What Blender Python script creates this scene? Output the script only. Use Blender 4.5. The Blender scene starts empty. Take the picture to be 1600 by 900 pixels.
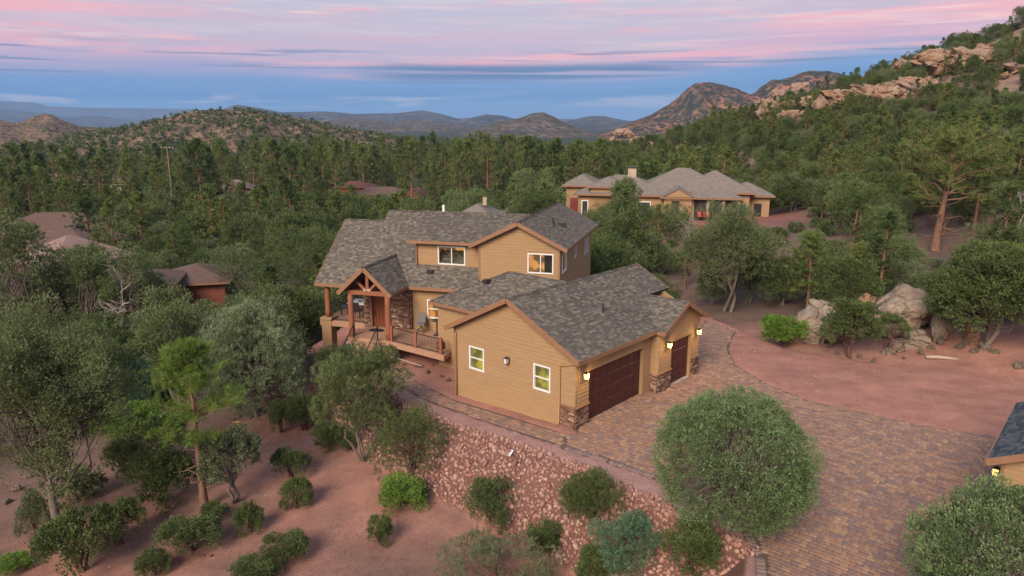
import bpy, bmesh, math, random
import numpy as np
from mathutils import Vector, Matrix, Euler
from mathutils import noise as mnoise

scene = bpy.context.scene
COL = scene.collection
R = math.radians

# ------------------------------------------------------------------ camera
CAM_H, FOC, PITCH = 14.0, 1120.0, R(12.972)
cd = bpy.data.cameras.new('camera'); cd.sensor_width = 36.0; cd.lens = 36.0 * FOC / 1600.0
cd.clip_start = 0.3; cd.clip_end = 60000.0
cam = bpy.data.objects.new('camera', cd); COL.objects.link(cam)
cam.location = (0, 0, CAM_H); cam.rotation_euler = (math.pi / 2 - PITCH, 0, 0)
scene.camera = cam
scene.render.resolution_x, scene.render.resolution_y = 1024, 576

# ------------------------------------------------------------------ dusk sky
SUN_AZ = R(205)          # compass direction the glow comes from (from +Y, clockwise): behind the camera, to its left
SUN_EL = R(4)
world = bpy.data.worlds.new('World'); scene.world = world; world.use_nodes = True
nt = world.node_tree; nt.nodes.clear()
def N(t, **k):
    n = nt.nodes.new(t)
    for a, b in k.items(): setattr(n, a, b)
    return n
def L(a, b): nt.links.new(a, b)
def s2l(c): return tuple((v / 255 / 12.92) if v / 255 <= 0.04045 else ((v / 255 + 0.055) / 1.055) ** 2.4 for v in c)
def math_node(op, a, b=None, clamp=False):
    n = N('ShaderNodeMath', operation=op); n.use_clamp = clamp
    for i, v in enumerate((a, b)):
        if v is None: continue
        if isinstance(v, (int, float)): n.inputs[i].default_value = v
        else: L(v, n.inputs[i])
    return n.outputs[0]
def mix_node(f, a, b, blend='MIX'):
    n = N('ShaderNodeMix', data_type='RGBA', blend_type=blend)
    for s, v in (('Factor', f), ('A', a), ('B', b)):
        i = [x for x in n.inputs if x.name == s and x.enabled][0]
        if isinstance(v, (int, float)): i.default_value = v
        elif isinstance(v, tuple): i.default_value = (*v[:3], 1)
        else: L(v, i)
    return [x for x in n.outputs if x.enabled][0]
tc = N('ShaderNodeTexCoord'); sep = N('ShaderNodeSeparateXYZ'); L(tc.outputs['Generated'], sep.inputs[0])
dx, dy, dz = sep.outputs
az = math_node('ARCTAN2', dx, dy)
ramp = N('ShaderNodeValToRGB'); ramp.color_ramp.interpolation = 'EASE'
warp = N('ShaderNodeTexNoise'); warp.inputs['Scale'].default_value = 2.2; warp.inputs['Detail'].default_value = 3
cmbw = N('ShaderNodeCombineXYZ'); L(math_node('MULTIPLY', az, 1.3), cmbw.inputs[0]); L(math_node('MULTIPLY', dz, 9.0), cmbw.inputs[1])
L(cmbw.outputs[0], warp.inputs['Vector'])
tilt = N('ShaderNodeMapRange'); tilt.interpolation_type = 'SMOOTHSTEP'; tilt.inputs[1].default_value = 0.05; tilt.inputs[2].default_value = 0.6; tilt.inputs[3].default_value = 0.0; tilt.inputs[4].default_value = -0.024; L(az, tilt.inputs[0])
zz = math_node('ADD', math_node('ADD', dz, tilt.outputs[0]), math_node('MULTIPLY', math_node('SUBTRACT', warp.outputs[0], 0.5), 0.03))
L(math_node('MULTIPLY', zz, 2.0, True), ramp.inputs[0])
stops = [(0.0, (138, 182, 212)), (0.03, (108, 166, 212)), (0.07, (76, 138, 198)), (0.100, (104, 148, 204)), (0.125, (160, 158, 200)),
         (0.165, (214, 168, 194)), (0.24, (224, 190, 202)), (0.33, (208, 204, 214)), (0.7, (192, 196, 214)), (1.0, (164, 180, 216))]
cr = ramp.color_ramp
while len(cr.elements) < len(stops): cr.elements.new(0.5)
for e, (p, c) in zip(cr.elements, stops): e.position = p; e.color = (*s2l(c), 1)
sky = ramp.outputs[0]
def streak(scale_az, scale_el, seed, lo, hi, detail=5, rough=0.55, dist=0.3):
    c = N('ShaderNodeCombineXYZ'); L(math_node('MULTIPLY', az, scale_az), c.inputs[0])
    L(math_node('MULTIPLY', dz, scale_el), c.inputs[1]); c.inputs[2].default_value = seed
    t = N('ShaderNodeTexNoise'); L(c.outputs[0], t.inputs['Vector'])
    t.inputs['Scale'].default_value = 1.0; t.inputs['Detail'].default_value = detail
    t.inputs['Roughness'].default_value = rough; t.inputs['Distortion'].default_value = dist
    m = N('ShaderNodeMapRange'); m.interpolation_type = 'SMOOTHSTEP'; m.inputs[1].default_value = lo; m.inputs[2].default_value = hi
    L(t.outputs[0], m.inputs[0]); return m.outputs[0]
def band(v, a, b, c, d):
    m = N('ShaderNodeMapRange'); m.interpolation_type = 'SMOOTHSTEP'; m.inputs[1].default_value = a; m.inputs[2].default_value = b; L(v, m.inputs[0])
    k = N('ShaderNodeMapRange'); k.interpolation_type = 'SMOOTHSTEP'; k.inputs[1].default_value = c; k.inputs[2].default_value = d
    k.inputs[3].default_value = 1; k.inputs[4].default_value = 0; L(v, k.inputs[0])
    return math_node('MULTIPLY', m.outputs[0], k.outputs[0])
# lit pink streaks, a grey veil higher up, slate bars low over the horizon, small white heads above the hills
pink = math_node('MULTIPLY', streak(3.0, 58.0, 3.1, 0.46, 0.60, 8, .62, .6), band(zz, 0.052, 0.070, 0.15, 0.30))
sky = mix_node(math_node('MULTIPLY', pink, 0.85), sky, s2l((252, 176, 184)))
peach = math_node('MULTIPLY', streak(4.2, 74.0, 8.4, 0.50, 0.63, 8, .65, .8), band(zz, 0.075, 0.10, 0.18, 0.3))
sky = mix_node(math_node('MULTIPLY', peach, 0.85), sky, s2l((255, 212, 204)))
veil = math_node('MULTIPLY', streak(2.2, 30.0, 5.7, 0.42, 0.58, 8, .62, .6), band(dz, 0.05, 0.09, 0.3, 0.6))
sky = mix_node(math_node('MULTIPLY', veil, 0.6), sky, s2l((178, 182, 206)))
slate = math_node('MULTIPLY', streak(2.6, 130.0, 1.9, 0.36, 0.50, 6), math_node('MULTIPLY', band(dz, 0.052, 0.060, 0.070, 0.080), band(az, -0.24, -0.12, 0.16, 0.30)))
sky = mix_node(math_node('MULTIPLY', slate, 0.95), sky, s2l((66, 108, 160)))
slate2 = math_node('MULTIPLY', streak(5.0, 150.0, 12.9, 0.55, 0.64, 5), band(dz, 0.04, 0.05, 0.085, 0.1))
sky = mix_node(math_node('MULTIPLY', slate2, 0.75), sky, s2l((98, 128, 170)))
heads = math_node('MULTIPLY', streak(8.0, 80.0, 6.2, 0.48, 0.60, 6), band(dz, 0.016, 0.024, 0.028, 0.042))
sky = mix_node(math_node('MULTIPLY', heads, 0.8), sky, s2l((188, 190, 212)))
nis = N('ShaderNodeTexSky', sky_type='NISHITA'); nis.sun_disc = False
nis.sun_elevation = SUN_EL; nis.sun_rotation = SUN_AZ; nis.altitude = 1500; nis.dust_density = 2.0
bg1 = N('ShaderNodeBackground'); L(sky, bg1.inputs[0]); bg1.inputs[1].default_value = 0.322
bg2 = N('ShaderNodeBackground'); L(nis.outputs[0], bg2.inputs[0]); bg2.inputs[1].default_value = 0.006
add = N('ShaderNodeAddShader'); L(bg1.outputs[0], add.inputs[0]); L(bg2.outputs[0], add.inputs[1])
out = N('ShaderNodeOutputWorld'); L(add.outputs[0], out.inputs[0])

# ------------------------------------------------------------------ the glow after sunset
sd = bpy.data.lights.new('sun', 'SUN'); sd.energy = 1.55; sd.angle = R(30); sd.color = (1.0, 0.86, 0.70)
sun = bpy.data.objects.new('sun', sd); COL.objects.link(sun)
_el = R(34)
to_sun = Vector((math.sin(SUN_AZ) * math.cos(_el), math.cos(SUN_AZ) * math.cos(_el), math.sin(_el)))
sun.rotation_euler = to_sun.to_track_quat('Z', 'Y').to_euler(); sun.location = (0, -30, 60)

vs = scene.view_settings
scene.display_settings.display_device = 'sRGB'
vs.view_transform = 'Standard'; vs.look = 'None'; vs.exposure = 1.69; vs.gamma = 1.0; vs.use_curve_mapping = False
scene.render.engine = 'CYCLES'
scene.cycles.max_bounces = 5; scene.cycles.diffuse_bounces = 3; scene.cycles.glossy_bounces = 2; scene.cycles.transparent_max_bounces = 8; scene.cycles.volume_bounces = 0
# ------------------------------------------------------------------ helpers
rng = np.random.default_rng(7)
def survey(px, py, z):
    """Where the sight line through a picture point (1600 x 900) meets height z."""
    x, y = (px - 800) / FOC, (450 - py) / FOC
    c, s = math.cos(PITCH), math.sin(PITCH)
    r = (x, c + y * s, -s + y * c); t = (z - CAM_H) / r[2]
    return np.array([t * r[0], t * r[1], z])
def survey_y(px, py, Y):
    x, y = (px - 800) / FOC, (450 - py) / FOC
    c, s = math.cos(PITCH), math.sin(PITCH)
    r = (x, c + y * s, -s + y * c); t = Y / r[1]
    return np.array([t * r[0], Y, CAM_H + t * r[2]])
def project(x, y, z):
    c, s = math.cos(PITCH), math.sin(PITCH)
    zz = z - CAM_H
    f = y * c - zz * s; u = y * s + zz * c
    return 800 + FOC * x / f, 450 - FOC * u / f, f

def tag(o, label=None, cat=None, group=None, kind=None):
    if label: o['label'] = label
    if cat: o['category'] = cat
    if group: o['group'] = group
    if kind: o['kind'] = kind
    return o
def empty(name, loc=(0, 0, 0), rz=0, label=None, cat=None, group=None):
    o = bpy.data.objects.new(name, None); COL.objects.link(o); o.location = loc; o.rotation_euler = (0, 0, rz)
    o.empty_display_size = 0.3
    return tag(o, label, cat, group)
ABS = {}
def link(name, me, parent=None, mat=None, local=False):
    """One mesh object. Parts built in world coordinates are shifted back under their parent."""
    o = bpy.data.objects.new(name, me); COL.objects.link(o)
    if mat is not None and not me.materials: me.materials.append(mat)
    if parent is not None:
        o.parent = parent
        if not local:
            p = ABS.get(parent.name, tuple(parent.location))
            o.location = (-p[0], -p[1], -p[2]); ABS[o.name] = (0, 0, 0)
    return o
def fast_mesh(name, V, F=None, quads=None, tris=None, attrs=None, smooth=False):
    me = bpy.data.meshes.new(name); V = np.asarray(V, np.float32)
    me.vertices.add(len(V)); me.vertices.foreach_set('co', V.ravel())
    parts = [np.asarray(a, np.int32) for a in (quads, tris) if a is not None and len(a)]
    nl = sum(a.size for a in parts); npoly = sum(len(a) for a in parts)
    me.loops.add(nl); me.polygons.add(npoly)
    me.loops.foreach_set('vertex_index', np.concatenate([a.ravel() for a in parts]))
    tot = np.concatenate([np.full(len(a), a.shape[1], np.int32) for a in parts])
    me.polygons.foreach_set('loop_start', np.concatenate([[0], np.cumsum(tot)[:-1]]).astype(np.int32))
    me.polygons.foreach_set('loop_total', tot)
    if smooth: me.polygons.foreach_set('use_smooth', np.ones(npoly, bool))
    for n, a in (attrs or {}).items():
        a = np.asarray(a, np.float32)
        if a.ndim == 2:
            if a.shape[1] == 3: a = np.concatenate([a, np.ones((len(a), 1), np.float32)], 1)
            at = me.attributes.new(n, 'FLOAT_COLOR', 'POINT'); at.data.foreach_set('color', a.ravel())
        else:
            at = me.attributes.new(n, 'FLOAT', 'POINT'); at.data.foreach_set('value', a)
    me.update(calc_edges=True)
    return me

class MB:
    """Collects plain polygons, with one colour each if wanted."""
    def __init__(s): s.v = []; s.f = []; s.c = []
    def poly(s, pts, col=(1, 1, 1)):
        b = len(s.v); s.v += [tuple(map(float, p)) for p in pts]; s.c += [col] * len(pts); s.f.append(tuple(range(b, b + len(pts))))
    def hexa(s, p, col=(1, 1, 1)):
        b = len(s.v); s.v += [tuple(map(float, q)) for q in p]; s.c += [col] * 8
        for q in ((3, 2, 1, 0), (4, 5, 6, 7), (0, 1, 5, 4), (1, 2, 6, 5), (2, 3, 7, 6), (3, 0, 4, 7)): s.f.append(tuple(b + i for i in q))
    def box(s, c, size, ax=None, col=(1, 1, 1)):
        ax = ax or ((1, 0, 0), (0, 1, 0), (0, 0, 1)); c = np.array(c, float); a, b, d = [np.array(v, float) * h / 2 for v, h in zip(ax, size)]
        s.hexa([c - a - b - d, c + a - b - d, c + a + b - d, c - a + b - d, c - a - b + d, c + a - b + d, c + a + b + d, c - a + b + d], col)
    def extrude(s, pts, vec, col=(1, 1, 1)):
        pts = [np.array(p, float) for p in pts]; vec = np.array(vec, float); n = len(pts); b = len(s.v)
        s.v += [tuple(p) for p in pts] + [tuple(p + vec) for p in pts]; s.c += [col] * (2 * n)
        s.f.append(tuple(range(b + n - 1, b - 1, -1))); s.f.append(tuple(range(b + n, b + 2 * n)))
        for i in range(n): j = (i + 1) % n; s.f.append((b + i, b + j, b + n + j, b + n + i))
    def beam(s, p, q, w, h, col=(1, 1, 1), up=(0, 0, 1)):
        p = np.array(p, float); q = np.array(q, float); d = q - p; l = np.linalg.norm(d); d /= l
        up = np.array(up, float); a = np.cross(d, up)
        if np.linalg.norm(a) < 1e-4: a = np.cross(d, (1, 0, 0))
        a /= np.linalg.norm(a); b = np.cross(a, d)
        s.box((p + q) / 2, (l, w, h), (d, a, b), col)
    def tube(s, pts, rad, n=8, col=(1, 1, 1), caps=True):
        pts = [np.array(p, float) for p in pts]; k = len(pts); b = len(s.v)
        if np.isscalar(rad): rad = [rad] * k
        ref = np.array((0.31, 0.87, 0.37))
        for i, p in enumerate(pts):
            d = pts[min(i + 1, k - 1)] - pts[max(i - 1, 0)]; d = d / (np.linalg.norm(d) + 1e-9)
            a = np.cross(d, ref); a /= np.linalg.norm(a); c = np.cross(d, a)
            for j in range(n):
                t = 2 * math.pi * j / n; s.v.append(tuple(p + rad[i] * (a * math.cos(t) + c * math.sin(t)))); s.c.append(col)
        for i in range(k - 1):
            for j in range(n):
                j2 = (j + 1) % n; s.f.append((b + i * n + j, b + i * n + j2, b + (i + 1) * n + j2, b + (i + 1) * n + j))
        if caps: s.f.append(tuple(b + n - 1 - j for j in range(n))); s.f.append(tuple(b + (k - 1) * n + j for j in range(n)))
    def mesh(s, name, color=False, smooth=False):
        me = bpy.data.meshes.new(name); me.from_pydata(s.v, [], s.f); me.update()
        if color:
            at = me.attributes.new('col', 'FLOAT_COLOR', 'POINT')
            at.data.foreach_set('color', np.array([(*c[:3], 1) for c in s.c], np.float32).ravel())
        if smooth: me.polygons.foreach_set('use_smooth', np.ones(len(s.f), bool))
        return me
    def build(s, name, mat, parent=None, color=False, smooth=False, local=False):
        return link(name, s.mesh(name, color, smooth), parent, mat, local)

# ------------------------------------------------------------------ materials
def new_mat(name):
    m = bpy.data.materials.new(name); m.use_nodes = True; t = m.node_tree
    return m, t, t.nodes['Principled BSDF']
def tnode(t, typ, **ins):
    n = t.nodes.new(typ)
    for k, v in ins.items(): n.inputs[k].default_value = v
    return n
def mixc(t, fac, a, b, blend='MIX'):
    n = t.nodes.new('ShaderNodeMix'); n.data_type = 'RGBA'; n.blend_type = blend
    I = {x.name: x for x in n.inputs if x.enabled}
    for k, v in (('Factor', fac), ('A', a), ('B', b)):
        if isinstance(v, (int, float)): I[k].default_value = v
        elif isinstance(v, tuple): I[k].default_value = (*v[:3], 1)
        else: t.links.new(v, I[k])
    return [x for x in n.outputs if x.enabled][0]
def noise_fac(t, scale, detail=6, lo=0.35, hi=0.65, rough=0.6, vec=None, stretch=None):
    tx = tnode(t, 'ShaderNodeTexNoise', Scale=scale, Detail=detail, Roughness=rough)
    if vec is None: vec = t.nodes.new('ShaderNodeTexCoord').outputs['Object']
    if stretch:
        mp = t.nodes.new('ShaderNodeMapping'); mp.inputs['Scale'].default_value = stretch; t.links.new(vec, mp.inputs[0]); vec = mp.outputs[0]
    t.links.new(vec, tx.inputs['Vector'])
    m = t.nodes.new('ShaderNodeMapRange'); m.inputs[1].default_value = lo; m.inputs[2].default_value = hi; t.links.new(tx.outputs[0], m.inputs[0])
    return m.outputs[0], tx.outputs[0]
def bump(t, b, h, strength=0.3, dist=0.02):
    n = t.nodes.new('ShaderNodeBump'); n.inputs['Strength'].default_value = strength; n.inputs['Distance'].default_value = dist
    t.links.new(h, n.inputs['Height']); t.links.new(n.outputs[0], b.inputs['Normal'])
def mat_noise(name, c1, c2, scale=3.0, rough=0.85, bs=0.3, bd=0.01, stretch=None, lo=0.35, hi=0.65, fine=None, spec=0.3):
    m, t, b = new_mat(name); f, h = noise_fac(t, scale, stretch=stretch, lo=lo, hi=hi)
    c = mixc(t, f, c1, c2)
    if fine:
        f2, h2 = noise_fac(t, scale * 9, 4, 0.3, 0.7); c = mixc(t, f2, c, mixc(t, 1.0, c, (fine, fine, fine), 'MULTIPLY'))
    t.links.new(c, b.inputs['Base Color']); b.inputs['Roughness'].default_value = rough; b.inputs['Specular IOR Level'].default_value = spec
    if bs: bump(t, b, h, bs, bd)
    return m
def mat_attr(name, rough=0.85, scale=20.0, var=0.25, bs=0.3, bd=0.01, spec=0.25, stretch=None):
    """Colour from the 'col' attribute, broken up by a grain."""
    m, t, b = new_mat(name); a = t.nodes.new('ShaderNodeAttribute'); a.attribute_name = 'col'
    f, h = noise_fac(t, scale, 6, 0.25, 0.75, stretch=stretch)
    k = 1.0 - var
    c = mixc(t, f, mixc(t, 1.0, a.outputs['Color'], (k, k, k), 'MULTIPLY'), a.outputs['Color'])
    f2, _ = noise_fac(t, scale * 0.11, 3, 0.3, 0.7); c = mixc(t, f2, mixc(t, 1.0, c, (1 - var * .6,) * 3, 'MULTIPLY'), c)
    t.links.new(c, b.inputs['Base Color']); b.inputs['Roughness'].default_value = rough; b.inputs['Specular IOR Level'].default_value = spec
    if bs: bump(t, b, h, bs, bd)
    return m
def mat_leaf(name, a, b2, c3=None, transl=0.25, rough=0.65):
    """a..b2 over the leaves of a plant, leaning to c3 from plant to plant."""
    a, b2, c3 = [None if q is None else (q[0] * .97, q[1] * 1.05, q[2] * .84) for q in (a, b2, c3)]
    m, t, b = new_mat(name); at = t.nodes.new('ShaderNodeAttribute'); at.attribute_name = 'tint'
    oi = t.nodes.new('ShaderNodeObjectInfo')
    c = mixc(t, at.outputs['Fac'], a, b2)
    if c3:
        mm = t.nodes.new('ShaderNodeMath'); mm.operation = 'MULTIPLY'; mm.inputs[1].default_value = 0.75; t.links.new(oi.outputs['Random'], mm.inputs[0])
        c = mixc(t, mm.outputs[0], c, mixc(t, at.outputs['Fac'], tuple(x * .75 for x in c3), tuple(min(1, x * 1.35) for x in c3)))
    t.links.new(c, b.inputs['Base Color']); b.inputs['Roughness'].default_value = rough; b.inputs['Specular IOR Level'].default_value = 0.2
    tr = t.nodes.new('ShaderNodeBsdfTranslucent'); t.links.new(c, tr.inputs[0])
    ms = t.nodes.new('ShaderNodeMixShader'); ms.inputs[0].default_value = transl
    t.links.new(b.outputs[0], ms.inputs[1]); t.links.new(tr.outputs[0], ms.inputs[2])
    t.links.new(ms.outputs[0], t.nodes['Material Output'].inputs['Surface'])
    return m
def mat_plain(name, c, rough=0.6, metal=0.0, emit=None, es=0.0, spec=0.4):
    m, t, b = new_mat(name); f, h = noise_fac(t, 14.0, 5)
    t.links.new(mixc(t, f, c, tuple(x * 0.82 for x in c)), b.inputs['Base Color'])
    b.inputs['Roughness'].default_value = rough; b.inputs['Metallic'].default_value = metal; b.inputs['Specular IOR Level'].default_value = spec
    if emit: b.inputs['Emission Color'].default_value = (*emit, 1); b.inputs['Emission Strength'].default_value = es
    return m
def mat_glass(name, tint=(0.9, 0.95, 0.93), base=0.05):
    m, t, b = new_mat(name); t.nodes.remove(b)
    tr = t.nodes.new('ShaderNodeBsdfTransparent'); tr.inputs[0].default_value = (*tint, 1)
    gl = t.nodes.new('ShaderNodeBsdfGlossy'); gl.inputs['Roughness'].default_value = 0.03; gl.inputs[0].default_value = (1, 1, 1, 1)
    fr = t.nodes.new('ShaderNodeLayerWeight'); fr.inputs[0].default_value = .5
    pw = t.nodes.new('ShaderNodeMath'); pw.operation = 'POWER'; pw.inputs[1].default_value = 4.0; t.links.new(fr.outputs['Facing'], pw.inputs[0])
    mm = t.nodes.new('ShaderNodeMath'); mm.operation = 'MULTIPLY_ADD'; mm.inputs[1].default_value = .8; mm.inputs[2].default_value = base; t.links.new(pw.outputs[0], mm.inputs[0])
    ms = t.nodes.new('ShaderNodeMixShader'); t.links.new(mm.outputs[0], ms.inputs[0]); t.links.new(tr.outputs[0], ms.inputs[1]); t.links.new(gl.outputs[0], ms.inputs[2])
    t.links.new(ms.outputs[0], t.nodes['Material Output'].inputs['Surface'])
    return m

# ------------------------------------------------------------------ numeric noise for shapes
def _hash(ix, iy, s):
    h = (ix.astype(np.int64) * 374761393 + iy.astype(np.int64) * 668265263 + s * 1442695041) & 0xffffffff
    h = ((h ^ (h >> 13)) * 1274126177) & 0xffffffff
    return ((h ^ (h >> 16)) & 0xffff) / 65535.0
def vnoise(x, y, s=0):
    x = np.asarray(x, float); y = np.asarray(y, float); ix = np.floor(x); iy = np.floor(y); fx = x - ix; fy = y - iy
    fx = fx * fx * (3 - 2 * fx); fy = fy * fy * (3 - 2 * fy)
    a, b, c, d = _hash(ix, iy, s), _hash(ix + 1, iy, s), _hash(ix, iy + 1, s), _hash(ix + 1, iy + 1, s)
    return (a * (1 - fx) + b * fx) * (1 - fy) + (c * (1 - fx) + d * fx) * fy - 0.5
def fbm(x, y, o=4, s=0):
    t = 0; a = 1.0
    for i in range(o): t = t + a * vnoise(x * 2 ** i, y * 2 ** i, s + i * 17); a *= 0.5
    return t
def ridged(x, y, o=5, s=0):
    t = 0; a = 1.0
    for i in range(o): t = t + a * (1 - 4 * np.abs(vnoise(x * 2 ** i, y * 2 ** i, s + i * 13))); a *= 0.5
    return t
def seg_dist(px, py, poly):
    """Distance to a closed polygon and whether inside (arrays)."""
    px = np.asarray(px, float); py = np.asarray(py, float); d = np.full(px.shape, 1e9); ins = np.zeros(px.shape, bool); n = len(poly)
    for i in range(n):
        x1, y1 = poly[i]; x2, y2 = poly[(i + 1) % n]; ex, ey = x2 - x1, y2 - y1
        t = np.clip(((px - x1) * ex + (py - y1) * ey) / (ex * ex + ey * ey), 0, 1)
        d = np.minimum(d, np.hypot(px - x1 - t * ex, py - y1 - t * ey))
        c = ((y1 > py) != (y2 > py)) & (px < (x2 - x1) * (py - y1) / (y2 - y1 + 1e-12) + x1); ins ^= c
    return d, ins
# ------------------------------------------------------------------ frames of the two wings of the house
GA = np.array([2.963, 31.276]); _t = R(48.5)
GU = np.array([math.cos(_t), math.sin(_t)]); GV = np.array([-GU[1], GU[0]])
def gf(u, v, z=0.0): p = GA + u * GU + v * GV; return np.array([p[0], p[1], z])
_t = R(74); MD = np.array([math.cos(_t), math.sin(_t)]); MW = np.array([MD[1], -MD[0]])
def mf(w, d, z=0.0): p = w * MW + d * MD; return np.array([p[0], p[1], z])
Z = np.array([0, 0, 1.0]); U3 = np.array([*GU, 0]); V3 = np.array([*GV, 0]); W3 = np.array([*MW, 0]); D3 = np.array([*MD, 0])

def pad_z(x, y):
    v = (np.asarray(x) - GA[0]) * GV[0] + (np.asarray(y) - GA[1]) * GV[1]
    u = (np.asarray(x) - GA[0]) * GU[0] + (np.asarray(y) - GA[1]) * GU[1]
    k = np.clip(1 - (u - 3) / 8, 0, 1)
    return -k * (0.045 * np.clip(v, 0, 30) + 0.009 * np.clip(v - 14, 0, 30) ** 2)
def S2(px, py, z): return tuple(survey(px, py, z)[:2])
CREST = [S2(455, 530, -2.0), S2(500, 548, -1.7), S2(545, 580, -1.2), S2(590, 612, -.8), S2(640, 640, -.5), S2(701, 664, -.3), S2(787, 688, -.1),
         S2(900, 729, 0), S2(1024, 783, 0), S2(1060, 812, 0), S2(1125, 840, 0), S2(1172, 858, 0)]
PAD = CREST + [(6.2, 17.5), (5.4, 10), (5.2, 3), (36, 3), (33, 36), S2(1570, 590, 0), S2(1330, 562, 0), S2(1228, 545, 0), S2(1150, 512, 0), S2(1100, 492, 0),
               tuple(gf(12.2, 3)[:2]), tuple(gf(12, 9)[:2]), tuple(mf(-8, 55)[:2]), tuple(mf(-25, 54)[:2]), tuple(mf(-28.5, 47)[:2])]
DRIVE = [S2(881, 701, 0), S2(950, 723, 0), S2(1024, 748, 0), S2(1105, 790, 0), S2(1160, 832, 0), S2(1180, 870, 0), S2(1182, 905, 0), (6.1, 15), (5.9, 6), (29, 6),
         S2(1640, 700, 0), S2(1557, 683, 0), S2(1433, 663, 0), S2(1367, 647, 0), S2(1267, 627, 0), S2(1200, 600, 0), S2(1150, 570, 0), S2(1138, 545, 0), S2(1150, 517, 0), S2(1102, 499, 0),
         tuple(gf(11.4, 1)[:2]), tuple(gf(11.2, -.45)[:2]), tuple(gf(6.8, -.45)[:2]), tuple(gf(6.4, .28)[:2]), tuple(gf(.3, .28)[:2]), tuple(gf(-.35, -.35)[:2]), tuple(gf(-.65, .1)[:2])]
WALK = [S2(888, 679, 0), S2(800, 652, -.18), S2(712, 626, -.37), S2(664, 603, -.5), S2(628, 582, -.62), S2(608, 567, -.7),
        S2(588, 573, -.75), S2(604, 590, -.68), S2(656, 622, -.42), S2(750, 656, -.2), S2(881, 701, 0)]

CTRL = np.array([survey(*q) for q in [
    (650, 850, -2.8), (300, 850, -3.4), (100, 850, -3.9), (760, 870, -2.7), (950, 880, -2.6), (1090, 870, -2.2), (450, 700, -3.1), (600, 790, -2.7), (300, 700, -4.0),
    (100, 700, -5.0), (200, 600, -5.5), (400, 640, -3.6), (470, 560, -3.0), (0, 600, -6), (1400, 545, .15), (1560, 565, .35), (1235, 535, -.2), (1135, 487, -1.2),
    (1230, 470, -1.0), (1300, 430, .5), (1060, 440, -2.2), (360, 470, -5.5), (440, 440, -5.0), (200, 500, -5.5), (320, 400, -7)]] +
    [survey_y(*q) for q in [(1600, 75, 165), (1500, 105, 175), (1400, 125, 185), (1250, 165, 205), (1150, 205, 220), (1050, 225, 230), (960, 243, 250),
    (1600, 200, 112), (1500, 255, 100), (1400, 300, 92), (1300, 340, 88), (1450, 400, 66), (1600, 420, 54), (1250, 385, 72), (1000, 347, 94), (1120, 338, 100), (1230, 332, 104), (900, 350, 88),
    (1700, 0, 170), (1800, 150, 110), (1900, 350, 60)]] +
    [np.array(q, float) for q in [(-20, -5, -4), (0, -5, -3), (0, 14, -2.6), (-12, 15, -3), (-40, 20, -5), (-60, 40, -7), (30, 0, 0), (60, 0, 2), (45, 30, 1.2), (50, 42, 2.6), (-30, 70, -7), (-60, 90, -9),
    (-5, 75, -4.5), (12, 72, -2.6), (-100, 120, -11), (-40, 130, -10), (0, 130, -8), (30, 140, -5), (-150, 200, -13), (-60, 220, -12), (20, 220, -8), (-250, 60, -14), (-200, 320, -14), (0, 330, -10), (120, 330, 4), (250, 150, 45), (230, 40, 22),
    (120, -40, 8), (0, -100, 0), (-120, -60, -6)]])
def _phi(r): return np.sqrt(r * r + 36.0)
_n = len(CTRL); _K = _phi(np.hypot(CTRL[:, None, 0] - CTRL[None, :, 0], CTRL[:, None, 1] - CTRL[None, :, 1]))
_P = np.c_[np.ones(_n), CTRL[:, :2]]
_A = np.block([[_K + np.eye(_n) * -0.4, _P], [_P.T, np.zeros((3, 3))]]); _w = np.linalg.solve(_A, np.r_[CTRL[:, 2], 0, 0, 0])
PADC = (32, 4, -34, 60)
def floor_z(x, y):
    x = np.asarray(x, float); y = np.asarray(y, float); o = np.full(x.shape, _w[_n]) + _w[_n + 1] * x + _w[_n + 2] * y
    for i in range(_n): o = o + _w[i] * _phi(np.hypot(x - CTRL[i, 0], y - CTRL[i, 1]))
    r = np.hypot(x, y - 60); k = np.clip((r - 210) / 150, 0, 1); k = k * k * (3 - 2 * k)
    o = np.clip(o, -16, 60) * (1 - k) + k * (-13 + 6 * fbm(x / 300, y / 300, 3, 5))
    o = o + 0.35 * fbm(x / 6, y / 6, 3, 9) * np.clip((r - 20) / 30, .25, 1) + np.clip((r - 60) / 60, 0, 1) * 1.6 * fbm(x / 22, y / 22, 3, 3)
    return o
def ground_z(x, y):
    x = np.atleast_1d(np.asarray(x, float)); y = np.atleast_1d(np.asarray(y, float)); f = floor_z(x, y)
    near = (np.hypot(x, y - 30) < 70); h = f.copy()
    if near.any():
        d, ins = seg_dist(x[near], y[near], PAD); pz = pad_z(x[near], y[near]); d = np.where(ins, 0, d); ff = f[near]
        lo = pz - 0.95 * d; hi = pz + 0.22 * d
        h[near] = np.where(ins, pz + np.clip(0.03 * fbm(x[near] * .8, y[near] * .8, 3, 4), -.03, .03), np.clip(ff, lo, hi))
        dd, i1 = seg_dist(x[near], y[near], DRIVE); _, i2 = seg_dist(x[near], y[near], WALK)
        h[near] = np.where(i1 | i2, pz - 0.07, h[near])
    return h
def gz(x, y): return float(ground_z(x, y)[0])

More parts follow.
